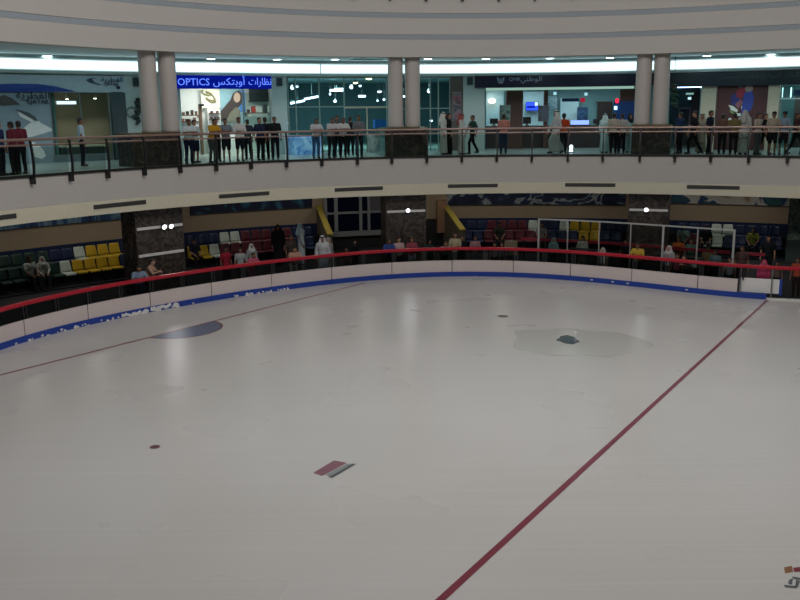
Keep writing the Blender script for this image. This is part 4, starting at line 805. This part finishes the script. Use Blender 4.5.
# ------------------------------------------------------------------ people
PEOPLE = []
SKIN = [mat('skin tan', '9a7056', .6, var=.04), mat('skin brown', '7a5540', .6, var=.04), mat('skin light', 'b08a70', .6, var=.04)]
HAIR = mat('black hair', '171312', .6); EYE_M = mat('eye', '1a1412', .3); LIP = mat('lip', '74463c', .5); SHOE = mat('dark shoe', '221c1a', .5); CORD = mat('black head cord', '0f0f10', .6)
WHITE = mat('white shoe', 'b9b9b6', .5)
def V(*a): return Vector(a)
def cap(bm, p0, p1, r0, r1, seg=10, fl=1.0):
    """round-ended tapering limb; fl flattens it front to back"""
    p0, p1 = Vector(p0), Vector(p1); d = p1-p0; L = d.length or 1e-4; ax = d/L; u = ax.orthogonal().normalized(); v = ax.cross(u); st = []
    for k in range(4): t = -math.pi/2 + math.pi/2*k/3; st.append((p0+ax*r0*math.sin(t), max(r0*math.cos(t), .002)))
    for k in range(4): t = math.pi/2*k/3; st.append((p1+ax*r1*math.sin(t), max(r1*math.cos(t), .002)))
    R_ = [[bm.verts.new(c+(u*math.cos(a)+v*math.sin(a))*r) for a in [2*math.pi*i/seg for i in range(seg)]] for c, r in st]
    for A, C in zip(R_, R_[1:]):
        for i in range(seg): j = (i+1) % seg; bm.faces.new((A[i], A[j], C[j], C[i]))
    bm.faces.new(R_[0][::-1]); bm.faces.new(R_[-1])
def rings(bm, L, seg=16):
    R_ = [[bm.verts.new((cx+rx*math.cos(a), cy+ry*math.sin(a), z)) for a in [2*math.pi*i/seg for i in range(seg)]] for cx, cy, z, rx, ry in L]
    for A, C in zip(R_, R_[1:]):
        for i in range(seg): j = (i+1) % seg; bm.faces.new((A[i], A[j], C[j], C[i]))
    bm.faces.new(R_[0][::-1]); bm.faces.new(R_[-1])
def skin_over(bm, vox, it=3):
    """one continuous smooth surface over all the volumes"""
    me = bpy.data.meshes.new('tmp'); bmesh.ops.recalc_face_normals(bm, faces=bm.faces); bm.to_mesh(me); bm.free(); o = bpy.data.objects.new('tmp', me); COL.objects.link(o)
    m = o.modifiers.new('r', 'REMESH'); m.mode = 'VOXEL'; m.voxel_size = vox; s = o.modifiers.new('s', 'SMOOTH'); s.iterations = it; s.factor = .5
    dg = bpy.context.evaluated_depsgraph_get(); out = bpy.data.meshes.new_from_object(o.evaluated_get(dg)); bpy.data.objects.remove(o); bpy.data.meshes.remove(me)
    for p in out.polygons: p.use_smooth = True
    return out
def joints(pose):
    """one 1.72 m figure facing -Y; joints in metres"""
    J = dict(pel=V(0, 0, .95), chest=V(0, 0, 1.27), neck=V(0, .01, 1.46), head=V(0, -.015, 1.61))
    for s, k in ((-1, 'l'), (1, 'r')):
        J['sh'+k] = V(.185*s, .01, 1.405); J['el'+k] = V(.245*s, .03, 1.13); J['wr'+k] = V(.255*s, -.05, .88); J['ha'+k] = V(0, -.12, -1)
        J['hip'+k] = V(.09*s, 0, .92); J['kn'+k] = V(.10*s, -.02, .5); J['an'+k] = V(.105*s, .02, .09)
    if pose in ('lean', 'bend'):
        d = -.10 if pose == 'lean' else -.34; h = -.03 if pose == 'lean' else -.19
        for k in ('chest', 'neck', 'head', 'shl', 'shr'): J[k] = J[k] + V(0, d*(1.25 if k in ('neck', 'head') else 1), h)
        J['head'] += V(0, -.03, -.02)
        for s, k in ((-1, 'l'), (1, 'r')):
            J['el'+k] = V(.26*s, d-.13 if pose == 'lean' else d-.10, 1.17 if pose == 'lean' else 1.06); J['wr'+k] = V(.09*s, d-.31 if pose == 'lean' else d-.24, 1.21 if pose == 'lean' else 1.16); J['ha'+k] = V(-.7*s, -.6, -.05); J['an'+k] = V(.11*s, .06, .09); J['hip'+k] += V(0, .05, 0)
        J['pel'] += V(0, .05, 0)
    if pose == 'walk':
        for s, k in ((-1, 'l'), (1, 'r')):
            J['kn'+k] = V(.09*s, -.16*s-.06, .51); J['an'+k] = V(.09*s, -.26*s+.06, .10 if s > 0 else .13)
            J['el'+k] = V(.24*s, .12*s+.01, 1.14); J['wr'+k] = V(.24*s, .14*s-.10, .91)
    if pose == 'cross':
        for s, k in ((-1, 'l'), (1, 'r')): J['el'+k] = V(.25*s, -.06, 1.12); J['wr'+k] = V(-.04*s, -.20, 1.15+.03*s); J['ha'+k] = V(-1*s, .1, .1)
    if pose == 'hold':
        for s, k in ((-1, 'l'), (1, 'r')): J['el'+k] = V(.24*s, -.02, 1.13); J['wr'+k] = V(.12*s, -.25, 1.17); J['ha'+k] = V(-.4*s, -1, .2)
    if pose == 'sit':
        dz = V(0, .02, -.43)
        for k in list(J):
            if k[:2] not in ('kn', 'an', 'ha') or k == 'head': J[k] = J[k]+dz
        for s, k in ((-1, 'l'), (1, 'r')):
            J['hip'+k] = V(.09*s, 0, .50); J['kn'+k] = V(.13*s, -.40, .50); J['an'+k] = V(.13*s, -.40, .09)
            J['el'+k] = V(.24*s, -.08, .72); J['wr'+k] = V(.13*s, -.30, .60); J['ha'+k] = V(-.3*s, -1, -.3)
    return J
_C = {}
def cached(f):
    def g(*a):
        if (f.__name__,)+a not in _C: _C[(f.__name__,)+a] = f(*a)
        return _C[(f.__name__,)+a]
    return g
@cached
def body_mesh(pose):
    J = joints(pose); bm = B(); H = J['head']
    ell(bm, H+V(0, .01, .02), (.076, .094, .098), 14, 10); ell(bm, H+V(0, -.022, -.05), (.056, .066, .066), 12, 8); ell(bm, H+V(0, -.098, -.015), (.015, .022, .026), 8, 6); ell(bm, H+V(0, -.08, .03), (.05, .02, .012), 8, 6)
    for s in (-1, 1): ell(bm, H+V(.078*s, .012, -.005), (.014, .024, .034), 8, 6)
    cap(bm, J['neck']-V(0, 0, .05), H+V(0, .02, -.05), .056, .052)
    ell(bm, J['chest']+V(0, 0, .03), (.155, .1, .19)); ell(bm, (J['chest']+J['pel'])/2, (.135, .095, .17)); ell(bm, J['pel'], (.15, .105, .12)); cap(bm, J['shl'], J['shr'], .055, .055)
    for k in 'lr':
        cap(bm, J['sh'+k], J['el'+k], .05, .04); cap(bm, J['el'+k], J['wr'+k], .04, .026)
        h = J['ha'+k].normalized(); cap(bm, J['wr'+k], J['wr'+k]+h*.085, .027, .034)
        cap(bm, J['hip'+k], J['kn'+k], .085, .055); cap(bm, J['kn'+k], J['an'+k], .054, .036)
    me = skin_over(bm, .014, 3); bm = B(); bm.from_mesh(me); nf = len(bm.faces)
    for s, k in ((-1, 'l'), (1, 'r')):                              # four unequal fingers and a thumb off the side of the palm
        w = J['wr'+k]; h = J['ha'+k].normalized(); across = h.cross(V(0, 0, 1)) if abs(h.z) < .7 else h.cross(V(1, 0, 0))
        across.normalize(); palm = h.cross(across).normalized(); palm = -palm if palm.z > 0 and abs(h.z) < .7 else palm
        if abs(h.z) >= .7: palm = V(-s, 0, 0); across = V(0, -1, 0)
        for i, L in enumerate((.068, .078, .073, .056)):
            p = w+h*.10+across*(.026-.0175*i); q = p+h*L*.55+palm*.008; cap(bm, p-h*.02, q, .0092, .0085, 6); cap(bm, q, q+h*L*.38+palm*.022, .0085, .007, 6)
        p = w+h*.03+across*.028; q = p+h*.032+across*.024; cap(bm, p, q, .0115, .010, 6); cap(bm, q, q+h*.032+palm*.008, .010, .008, 6)
    n1 = len(bm.faces)
    for s in (-1, 1): ell(bm, H+V(.031*s, -.084, .008), (.013, .008, .006), 8, 6)
    n2 = len(bm.faces); ell(bm, H+V(0, -.083, -.062), (.024, .008, .007), 8, 6)
    bm.faces.ensure_lookup_table()
    for i, f in enumerate(bm.faces): f.smooth = True; f.material_index = 0 if i < n1 else 1 if i < n2 else 2
    me2 = bpy.data.meshes.new('body'); bm.to_mesh(me2); bm.free(); bpy.data.meshes.remove(me)
    return me2
@cached
def shirt_mesh(pose, sleeve, build):
    J = joints(pose); bm = B(); b = build
    ell(bm, J['chest']+V(0, 0, .02), (.182*b, .125*b, .205)); ell(bm, (J['chest']*.45+J['pel']*.55), (.165*b, .122*b, .2)); ell(bm, J['pel']+V(0, 0, .01), (.178*b, .13*b, .13)); cap(bm, J['shl'], J['shr'], .07, .07)
    cap(bm, J['neck']-V(0, 0, .06), J['neck']-V(0, 0, .015), .085, .066)
    for k in 'lr':
        e = J['sh'+k].lerp(J['el'+k], .75 if sleeve == 'short' else 1); cap(bm, J['sh'+k], e, .07, .06)
        if sleeve == 'long': cap(bm, J['el'+k], J['el'+k].lerp(J['wr'+k], .93), .055, .04)
    return skin_over(bm, .018, 4)
@cached
def trouser_mesh(pose, leg):
    J = joints(pose); bm = B(); ell(bm, J['pel']-V(0, 0, .01), (.168, .122, .13))
    for k in 'lr':
        if leg == 'short': cap(bm, J['hip'+k], J['hip'+k].lerp(J['kn'+k], .95), .102, .082)
        else: cap(bm, J['hip'+k], J['kn'+k], .102, .072); cap(bm, J['kn'+k], J['kn'+k].lerp(J['an'+k], .95), .07, .06)
    return skin_over(bm, .018, 4)
@cached
def robe_mesh(pose, kind):
    J = joints(pose); bm = B(); f = 1.12 if kind == 'abaya' else 1.0
    ell(bm, J['chest']+V(0, 0, .02), (.19*f, .14*f, .21)); cap(bm, J['shl'], J['shr'], .075*f, .075*f); cap(bm, J['neck']-V(0, 0, .06), J['neck']-V(0, 0, .01), .085, .062)
    c = J['chest']; p = J['pel']; sw = .06 if pose == 'walk' else 0
    if pose == 'sit':
        ell(bm, p, (.19*f, .16, .16)); cap(bm, c, p, .165, .17)
        for k in 'lr': cap(bm, J['hip'+k], J['kn'+k], .115, .1); cap(bm, J['kn'+k], J['an'+k]+V(0, 0, -.01), .1, .115)
        cap(bm, J['knl'], J['knr'], .09, .09)
    else: rings(bm, [(0, p.y, .07, .235*f, .17+sw+.04*(f-1)), (0, p.y, .3, .225*f, .165+sw), (0, p.y, .6, .20*f, .15+sw*.5), (0, p.y, .9, .185*f, .145), (c.x, (c.y+p.y)/2, 1.1, .168*f, .13), (c.x, c.y, 1.3, .15, .11)])
    if pose == 'walk':
        for k in 'lr': cap(bm, J['hip'+k], J['kn'+k], .13, .12); cap(bm, J['kn'+k], J['an'+k]+V(0, 0, .06), .12, .10)
    for k in 'lr': cap(bm, J['sh'+k], J['el'+k], .072*f, .062*f); cap(bm, J['el'+k], J['el'+k].lerp(J['wr'+k], .95), .06*f, .055*f)
    return skin_over(bm, .02, 4)
@cached
def hair_mesh(pose, kind):
    H = joints(pose)['head']; bm = B(); ell(bm, H+V(0, .028, .042), (.088, .094, .09), 14, 10); ell(bm, H+V(0, -.045, .088), (.066, .045, .03), 10, 6)
    if kind == 'long': cap(bm, H+V(0, .07, .0), H+V(0, .105, -.24), .085, .06)
    else: ell(bm, H+V(0, .075, -.03), (.07, .04, .06), 10, 6)
    return skin_over(bm, .014, 2)
@cached
def scarf_mesh(pose, kind):
    """headcloth: over the crown, open at the face, falling to the shoulders and back"""
    J = joints(pose); H = J['head']; N = J['neck']; bm = B(); ell(bm, H+V(0, .03, .03), (.103, .108, .108), 14, 10)
    for s in (-1, 1): cap(bm, H+V(.075*s, .015, .0), N+V(.135*s, -.035, -.10 if kind != 'hijab' else -.03), .045, .055)
    cap(bm, H+V(0, .07, -.02), N+V(0, .10, -.16), .095, .12)
    if kind == 'hijab': cap(bm, H+V(0, .01, -.10), N+V(0, -.05, -.06), .085, .13); ell(bm, H+V(0, -.03, .09), (.08, .05, .03))
    else: cap(bm, N+V(-.1, .07, -.1), N+V(.1, .07, -.1), .09, .09)
    return skin_over(bm, .016, 3)
@cached
def cord_mesh(pose):
    H = joints(pose)['head']; bm = B()
    for dz in (.072, .092):
        pr = None
        for i in range(21):
            a = 2*math.pi*i/20; q = H+V(.092*math.cos(a), .02+.1*math.sin(a), dz+.012*math.sin(a))
            if pr is not None: cyl(bm, pr, q, .011, seg=6)
            pr = q
    me = bpy.data.meshes.new('head_cord'); bm.to_mesh(me); bm.free(); return me
@cached
def cap_mesh(pose):
    H = joints(pose)['head']; bm = B(); ell(bm, H+V(0, .015, .07), (.092, .108, .07), 14, 8); ell(bm, H+V(0, -.12, .055), (.07, .075, .012), 12, 6); return skin_over(bm, .014, 2)
@cached
def shoe_mesh(pose, k):
    a = joints(pose)['an'+k]; bm = B(); ell(bm, a+V(0, -.055, -.045), (.045, .13, .042), 12, 8); ell(bm, a+V(0, .02, -.02), (.042, .05, .05), 10, 6); box(bm, a+V(0, -.055, -.078), (.078, .24, .022), 0, .01); return skin_over(bm, .014, 2)
def dress(name, me, m, root):
    o = bpy.data.objects.new(name, me); COL.objects.link(o); o.parent = root
    ms = m if isinstance(m, (list, tuple)) else [m]
    if len(me.materials) < len(ms):
        for k in ms[len(me.materials):]: me.materials.append(k)
    for s, k in zip(o.material_slots, ms): s.link = 'OBJECT'; s.material = k
    return o
def person(loc, rz, label, pose='stand', top='8a8a8a', bottom='222228', h=1.70, hair='short', sleeve='short', leg='long', robe=None, scarf=None, skin=0, group=None, build=1.0, hat=None, kid=False, shoe=SHOE, rot='z', bag=None):
    r = thing('person', label, 'person', loc, group); r.rotation_euler = (0, 0, rz); s = h/1.72; r.scale = (s*(1.08 if kid else 1),)*2 + (s,); PEOPLE.append((r, h))
    cloth = lambda c: c if not isinstance(c, str) else cl(c)
    dress('body', body_mesh(pose), [SKIN[skin], EYE_M, LIP], r)
    if robe: dress('robe', robe_mesh(pose, 'abaya' if robe == 'abaya' else 'kandura'), cloth(top), r)
    else:
        dress('shirt', shirt_mesh(pose, sleeve, build), cloth(top), r); dress('trousers' if leg == 'long' else 'shorts', trouser_mesh(pose, leg), cloth(bottom), r)
    if scarf: dress('headscarf', scarf_mesh(pose, 'hijab' if robe == 'abaya' or scarf[0] == 'h' else 'ghutra'), cloth(scarf[1]), r)
    if scarf and scarf[0] == 'g': dress('head_cord', cord_mesh(pose), CORD, r)
    if not scarf: dress('hair', hair_mesh(pose, hair), HAIR, r)
    if hat: dress('cap', cap_mesh(pose), cloth(hat), r)
    for k in 'lr': dress('shoe', shoe_mesh(pose, k), shoe, r)
    return r
check_m = ramp_mat('pink check cloth', [(.4, 'a5685c'), (.5, 'c79c90'), (.6, 'a86f62')], 9, 0, 0, .85, 'bands'); stripe_m = ramp_mat('black and white striped cloth', [(.45, '18181a'), (.5, 'd0d0cc'), (.55, 'd8d8d4')], 7, 0, 0, .85, 'bands'); grey_stripe = ramp_mat('grey striped cloth', [(.4, '5a5d62'), (.5, '8a8d90'), (.6, '62666a')], 8, 0, 0, .85, 'wave')
ghutra_red = ramp_mat('red checked headcloth', [(.45, '8f3a38'), (.5, 'c0a8a0'), (.55, '9a4a46')], 12, 0, 0, .85, 'bands')
LW = 'c9ccc8'
def gal(x, off, yaw, label, **kw):
    """someone on the gallery: column, distance behind the glass, turn (0 faces the rink)"""
    k = G.offset(off); a = k.hit(x, 140); return person(k.v(a, FLOOR), k.ang(a)+math.radians(yaw), label, **kw)
RAIL = .34
gallery_begin()
gal(-1, .6, 20, 'person in navy at the very left edge of the gallery beside the pair in maroon', top='1c2748', bottom='15181f', h=1.68, pose='stand')
gal(12, .55, 200, 'person in maroon shirt with back turned, left one of the pair at the leftmost window', top='5a1f2c', bottom='1b1b20', h=1.66, pose='stand', skin=1)
gal(19.5, .75, 170, 'person in maroon shirt, right one of the pair at the leftmost window', top='5c2230', bottom='18181d', h=1.68, pose='hold', skin=1)
gal(81.5, 2.6, 65, 'person in pale blue shirt and dark trousers walking alone past the leftmost shop', top='a9bccb', bottom='1d2028', h=1.74, pose='stand', skin=1)
gal(188.5, RAIL+.05, -10, 'person in white shirt leaning on the rail right beside the left pedestal', top='bcc8cc', bottom='1e2740', pose='lean', skin=1)
gal(195, .9, 15, 'person in white top and navy shorts, second from the left pedestal', top='b4c0c4', bottom='18223c', leg='short', pose='cross', h=1.62)
gal(212.5, RAIL+.06, 10, 'person in yellow shirt and grey trousers leaning on the gallery rail', top='b98a1e', bottom='4d5554', pose='lean', skin=1)
gal(216.5, .95, -10, 'dark haired person half hidden behind the person in yellow', top='6a4a2a', bottom='33363a', pose='stand', skin=1, h=1.66)
gal(226, RAIL+.08, -30, 'person in grey shirt and dark shorts leaning beside the person in yellow', top='6e7884', bottom='22232a', leg='short', pose='lean', skin=1)
gal(239.5, .55, -8, 'person in white shirt with folded arms before the woman portrait poster', top='bfc1bf', bottom='24252c', leg='short', pose='cross', skin=1)
gal(248, 1.6, 180, 'smaller person in dark clothes seen between folded-arms person and the navy pair', top='2c3440', bottom='1d2028', pose='stand', h=1.6)
gal(260, .5, 8, 'person in navy shirt, left one of the dark pair under the optician shop panel', top='1d2740', bottom='171a22', pose='stand', h=1.68)
gal(265.5, .85, 175, 'person in black shirt, right one of the dark pair under the optician shop panel', top='171b26', bottom='12141a', pose='stand', h=1.68)
gal(275, .5, -25, 'person in black standing by the pale pilaster right of the optician shop', top='191b21', bottom='20242c', pose='stand', h=1.70, skin=1)
gal(316, RAIL+.03, -5, 'person in white shirt and blue jeans leaning before the pale blue advertising cube', top='b7b9ba', bottom='4c6ea0', pose='lean', skin=1, h=1.66)
gal(331.5, RAIL+.03, 6, 'person in white shirt and dark trousers, left one of the two leaning together', top='b5b7b6', bottom='262a33', pose='lean', skin=1, h=1.68)
gal(337.5, 1.2, 0, 'person whose head shows between the two leaning white shirts', top='4a4f55', bottom='22252b', pose='stand', skin=1, h=1.72)
gal(343, RAIL+.03, -6, 'person in white shirt and black trousers, right one of the two leaning together', top='bdbfbc', bottom='1b1d24', pose='lean', skin=1, h=1.68)
gal(350.5, 2.2, 150, 'person in black standing behind, right of the two leaning white shirts', top='14161b', bottom='14161b', pose='stand', h=1.66)
gal(359, .42, -4, 'person in grey striped shirt at the rail left of the centre columns', top=grey_stripe, bottom='20242b', pose='hold', skin=1, h=1.72)
gal(443.5, .9, 75, 'person in white robe and white headcloth right of the centre pedestal', top='b9beb9', robe='kandura', scarf=('g', 'c3c6c0'), pose='stand', h=1.80)
gal(448.5, 1.2, 95, 'person in black robe with brown hair just behind a white robe near the centre columns', top='15161a', robe='kandura', hair='long', pose='stand', h=1.76)
gal(461.5, .8, 70, 'person in white robe and red checked headcloth before the pale pilaster', top='b4b9b6', robe='kandura', scarf=('g', ghutra_red), pose='hold', h=1.74)
gal(472.5, 1.1, -70, 'thin person in dark green and black striding before the pale pilaster', top='24403a', bottom='15171a', pose='walk', h=1.66, skin=1)
gal(503.5, .55, 172, 'person in pink checked shirt and blue jeans with back turned to the rink', top=check_m, bottom='2d3d58', pose='hold', skin=1, h=1.70)
gal(555.5, .9, -75, 'person in grey white robe and headcloth walking left before the bank', top='a9aeae', robe='kandura', scarf=('g', 'b9bcb8'), pose='walk', h=1.82)
gal(563.5, 1.1, 160, 'person in orange red shirt just right of the walking white robe', top='a23c1e', bottom='1c1c22', pose='stand', skin=1, h=1.70)
gal(604.5, 1.3, 150, 'person in pale bluish robe and headcloth left of the beige shirted pair', top='a3c2c2', robe='kandura', scarf=('g', 'b5cfcf'), pose='stand', h=1.66)
gal(613.5, .6, 165, 'person in beige shirt and black trousers, back turned, left one of the pair', top='a09a8c', bottom='131419', pose='stand', h=1.70, skin=1)
gal(621.5, .75, 185, 'person in light grey shirt and black trousers, right one of the beige pair', top='9a9c9a', bottom='121318', pose='stand', h=1.66)
gal(629.5, 1.6, 30, 'person in pale cyan robe half hidden by the right pedestal', top='8fb0b4', robe='kandura', scarf=('h', '20242a'), pose='stand', h=1.66)
gal(679.5, 1.0, -120, 'person in dark blue shirt just right of the right pedestal', top='1d3050', bottom='15171d', pose='stand', h=1.70, skin=1)
gal(694, .7, -80, 'person in black striding left before the glass door', top='14181f', bottom='14161b', pose='walk', h=1.74)
gal(701, 1.2, 10, 'person in beige robe and headcloth before the cream pilaster', top='8f8b7c', robe='kandura', scarf=('g', 'a09c8c'), pose='stand', h=1.64)
gal(709.5, .7, 70, 'person in navy shirt with dark hair left of the red wall', top='171c2c', bottom='14151b', pose='stand', h=1.76, skin=1)
gal(722, .8, 175, 'person in brown shirt under the left edge of the collage poster', top='5a463a', bottom='1b1b1f', pose='hold', skin=1, h=1.62)
gal(733.5, .6, 190, 'person in olive shirt and dark trousers under the collage poster', top='665c3a', bottom='1f1f22', pose='hold', skin=1, h=1.64)
gal(743.5, .75, 165, 'person in white grey robe and headcloth under the collage poster', top='9a9d99', robe='kandura', scarf=('h', '9fa19c'), pose='stand', h=1.76)
gal(757.5, .65, 60, 'person in pale shirt and grey trousers at the right edge of the red wall', top='9c9487', bottom='5a5c60', pose='hold', skin=1, h=1.66)
gal(764, 1.0, 60, 'person in black walking right behind the pale shirted person near the red wall', top='17171b', bottom='15161a', pose='walk', h=1.62)
gal(772.5, .6, 15, 'person in dark cap, beige shirt and dark shorts before the cream pilaster', top='938a7b', bottom='1e1e22', leg='short', pose='stand', hat='16171a', h=1.69, skin=1)
gal(783, .75, 10, 'person in bluish grey shirt and dark cap right of the cream pilaster', top='6f8592', bottom='1d2026', leg='short', pose='hold', hat='17191d', h=1.69, skin=1)
gal(796, .7, 80, 'person in dark reddish clothes at the right end of the gallery', top='3a1f24', bottom='17171b', pose='walk', h=1.66, skin=1)
gallery_end()
def low(x, off, yaw, label, ty=None, **kw):
    """someone on the concourse floor behind the boards"""
    k = R.offset(off); a = k.hit(x, 262); f = {'lean': .935, 'bend': .86}.get(kw.get('pose'), .997)
    if ty: kw['h'] = (k.z(x, ty)+.02)/f
    return person(k.v(a, -.02), k.ang(a)+math.radians(yaw), label, **kw)
def sat(x, row, yaw, label, **kw):
    px, a, s = min(seat_at[row], key=lambda t: abs(t[0]-x)); q = Vector(s.location); n = W.nv(W.hit(x, 240)); kw.setdefault('pose', 'sit'); hh = kw.get('h', 1.68)
    return person(q - n*.02 + Vector((0, 0, .435-.41*hh/1.72)), s.rotation_euler.z+math.radians(yaw), label, **kw)
sat(31.5, 1, 10, 'person in white shirt sitting in the dark green seats, left one of two', top='a9b0ae', bottom='23262c', skin=1)
sat(43.5, 1, -10, 'person in white top sitting in the dark green seats, right one of two', top='b5bab6', bottom='2a2d33', scarf=('h', 'b9bdb8'), sleeve='long', h=1.55)
low(147.5, 1.3, 45, 'person in peach shirt leaning beside the left pier', top='b08c78', bottom='14151a', pose='lean', skin=2, ty=261)
low(137.5, 1.0, -20, 'child in pale blue top left of the person in peach', top='7f90a4', bottom='2a3040', pose='lean', kid=True, ty=267)
sat(195, 1, 0, 'person in dark clothes sitting on a yellow seat right of the left pier', top='2d3442', bottom='191c22', h=1.6)
low(226, 2.2, 5, 'person in red shirt standing below the white seats of the second block', top='8e1f30', bottom='25222a', skin=1, ty=247)
low(240.5, 2.0, -12, 'person in grey white patterned top standing right of the red shirted one', top='9d9fa0', bottom='37393f', hair='long', ty=248)
low(252, 2.6, 0, 'person with white headscarf standing behind a child in pink', top='8d9490', bottom='23262b', scarf=('h', 'b8beb9'), sleeve='long', ty=244)
low(251.5, 1.0, 8, 'child in bright pink shirt at the red rail left of the black robed woman', top='b0526c', bottom='7a5a66', pose='lean', kid=True, ty=254)
low(279, 5.4, -15, 'woman in black robe and black headscarf standing before the dark red seats', top='0f1013', robe='abaya', scarf=('h', '0e0f12'), ty=225)
low(301.8, 5.0, 80, 'woman in pale blue headscarf and long white robe', top='a5adb0', robe='abaya', scarf=('h', '9fbcc4'), ty=224)
low(291.5, 2.7, 10, 'person in dark brown top between the black and the white robed women', top='453a38', bottom='24252a', skin=1, ty=235)
low(293.5, .75, 0, 'child in peach shirt and white trousers at the red rail below the robed women', top='b18a78', bottom='b4b2ac', pose='lean', skin=2, kid=True, ty=248)
low(323, .85, -20, 'man in white robe and white headcloth standing at the red rail under the window', top='b4b6ba', robe='kandura', scarf=('g', 'bfc2c4'), ty=236)
low(329, 1.3, 30, 'person with pale headscarf half hidden behind the white robed man', top='8f8f8e', robe='abaya', scarf=('h', '8f8a86'), ty=238)
low(346.5, 1.0, 0, 'child with dark hair behind the red rail under the window', top='4c3c38', bottom='3a3538', kid=True, skin=1, ty=248)
low(354.5, 1.5, 15, 'person in black jacket and black headscarf behind the red rail under the window', top='121316', bottom='1b1d22', scarf=('h', '141518'), sleeve='long', ty=240)
low(388.5, 0.62, 0, 'person in blue shirt at the red rail left of the centre pier', top='2f4684', bottom='4a4a50', pose='lean', skin=1, ty=240)
low(399, .8, 10, 'person in white and pink top at the red rail before the centre pier', top='b29a98', bottom='35363c', pose='hold', hair='long', skin=2, ty=237.5)
low(412, .8, -8, 'person in crimson and white jacket and pale trousers before the centre pier', top='8e4350', bottom='9a9aa0', pose='hold', sleeve='long', hair='long', ty=237.5)
low(430, 1.3, 0, 'person in dark green shirt right of the centre pier', top='1e3330', bottom='1a1b20', skin=1, ty=240.5)
low(444.5, 0.72, 0, 'person in black and white striped shirt leaning on the red rail', top=stripe_m, bottom='1b1d22', pose='bend', ty=241)
low(455, 1.0, -10, 'person in cream top at the red rail below the right stair wall', top='a89c80', bottom='2b2c31', pose='hold', hair='long', ty=233)
low(461.5, 1.3, 10, 'person in black beside the cream topped person', top='15161a', bottom='15161a', ty=236)
low(475, 1.2, 15, 'person in pinkish grey shirt right of the person in cream and black', top='8f6a70', bottom='55555a', pose='hold', skin=1, ty=236)
sat(500.5, 1, 0, 'person in dark olive top sitting among the red seats', top='2f3a34', bottom='1c1e22', h=1.72, skin=1)
low(494.5, 1.0, 0, 'toddler in white and grey top at the red rail below the red seats', top='7d7b7c', bottom='2b2b30', kid=True, ty=243)
low(501.5, 1.1, -10, 'toddler in dark blue top next to the beige box', top='5a5f6c', bottom='2b2b30', kid=True, ty=243)
sat(545.5, 1, 10, 'person in pale grey top sitting behind the left edge of the clear screen', top='8a8688', bottom='403a40', h=1.70)
low(553, 2.0, -5, 'person in pale cyan top standing behind the clear screen', top='86a6a6', bottom='2b3038', scarf=('h', '7d9a9c'), sleeve='long', ty=238)
low(582, 2.1, -5, 'person in white patterned dress before the yellow seats', top='a9a49c', robe='kandura', hair='long', pose='cross', skin=2, ty=236)
low(602.5, .7, 0, 'child in white top left of the person in yellow', top='a7a7a3', bottom='3c3c40', scarf=('h', 'a5a49c'), kid=True, ty=248)
low(638, .62, 5, 'person in yellow shirt behind the clear screen under the right pier', top='b5963c', bottom='26272c', pose='lean', skin=1, ty=244)
low(624.5, 3.3, 0, 'person in dark clothes behind the person in yellow', top='26282e', bottom='191b20', kid=True, ty=240)
low(668.5, .7, -5, 'child in pale headscarf and white top right of the thick screen post', top='8f8a8c', bottom='16161a', scarf=('h', 'a9a2a0'), sleeve='long', ty=246)
low(677, .65, 8, 'child in pink top between the pale headscarf and the leaning white shirt', top='a35a6c', bottom='3a3038', kid=True, hair='long', ty=254)
sat(677, 1, 0, 'person in teal grey shirt sitting high right of the right pier', top='6f8c88', bottom='22242a', h=1.74, skin=1)
low(677.5, 3.0, 0, 'person in orange shirt standing in front of the teal shirted one', top='a3541e', bottom='2a2628', skin=1, ty=237)
low(690, 3.1, 0, 'person in green grey top right of the person in orange', top='4e6a60', bottom='22252b', ty=239)
sat(701, 1, 0, 'person in black sitting high left of the two white seats', top='15171b', bottom='15171b', h=1.74, skin=1)
low(693, .55, -30, 'person in white shirt leaning over the red rail near the middle of the clear screen', top='b7b5ae', bottom='1c1c20', pose='bend', ty=255)
low(707.5, 1.9, 10, 'person in tan shirt below the two white seats', top='83684a', bottom='2e2d31', skin=1, ty=247)
low(715, 1.8, -10, 'child in pale blue top next to the person in tan', top='7e8f9c', bottom='2e2d31', kid=True, ty=250)
low(730, .7, 0, 'child in white top beside the right end post of the clear screen', top='9fa4a6', bottom='2e2d31', kid=True, ty=258)
low(741.5, 1.7, 15, 'person in brownish top just right of the clear screen', top='4e3a38', bottom='242328', skin=1, ty=246)
sat(756, 1, 0, 'person in yellow green shirt sitting near the patterned column', top='6f7434', bottom='20242a', h=1.72, skin=1)
low(767, 4.2, 0, 'person in black standing below the yellow green shirt', top='16181c', bottom='16181c', ty=236)
low(764.5, .8, 0, 'girl in bright pink headscarf and pink dress behind the white gate', top='a33b5c', robe='abaya', scarf=('h', 'b83f66'), ty=260)
low(777.5, 1.2, 0, 'child in grey brown top right of the pink headscarf', top='5f5048', bottom='2b2a2e', kid=True, skin=1, ty=262)
low(798, .8, -30, 'person in orange red top at the right end of the red handrail', top='8f3f2c', bottom='2c2422', skin=1, ty=258)
bpy.context.view_layer.update()
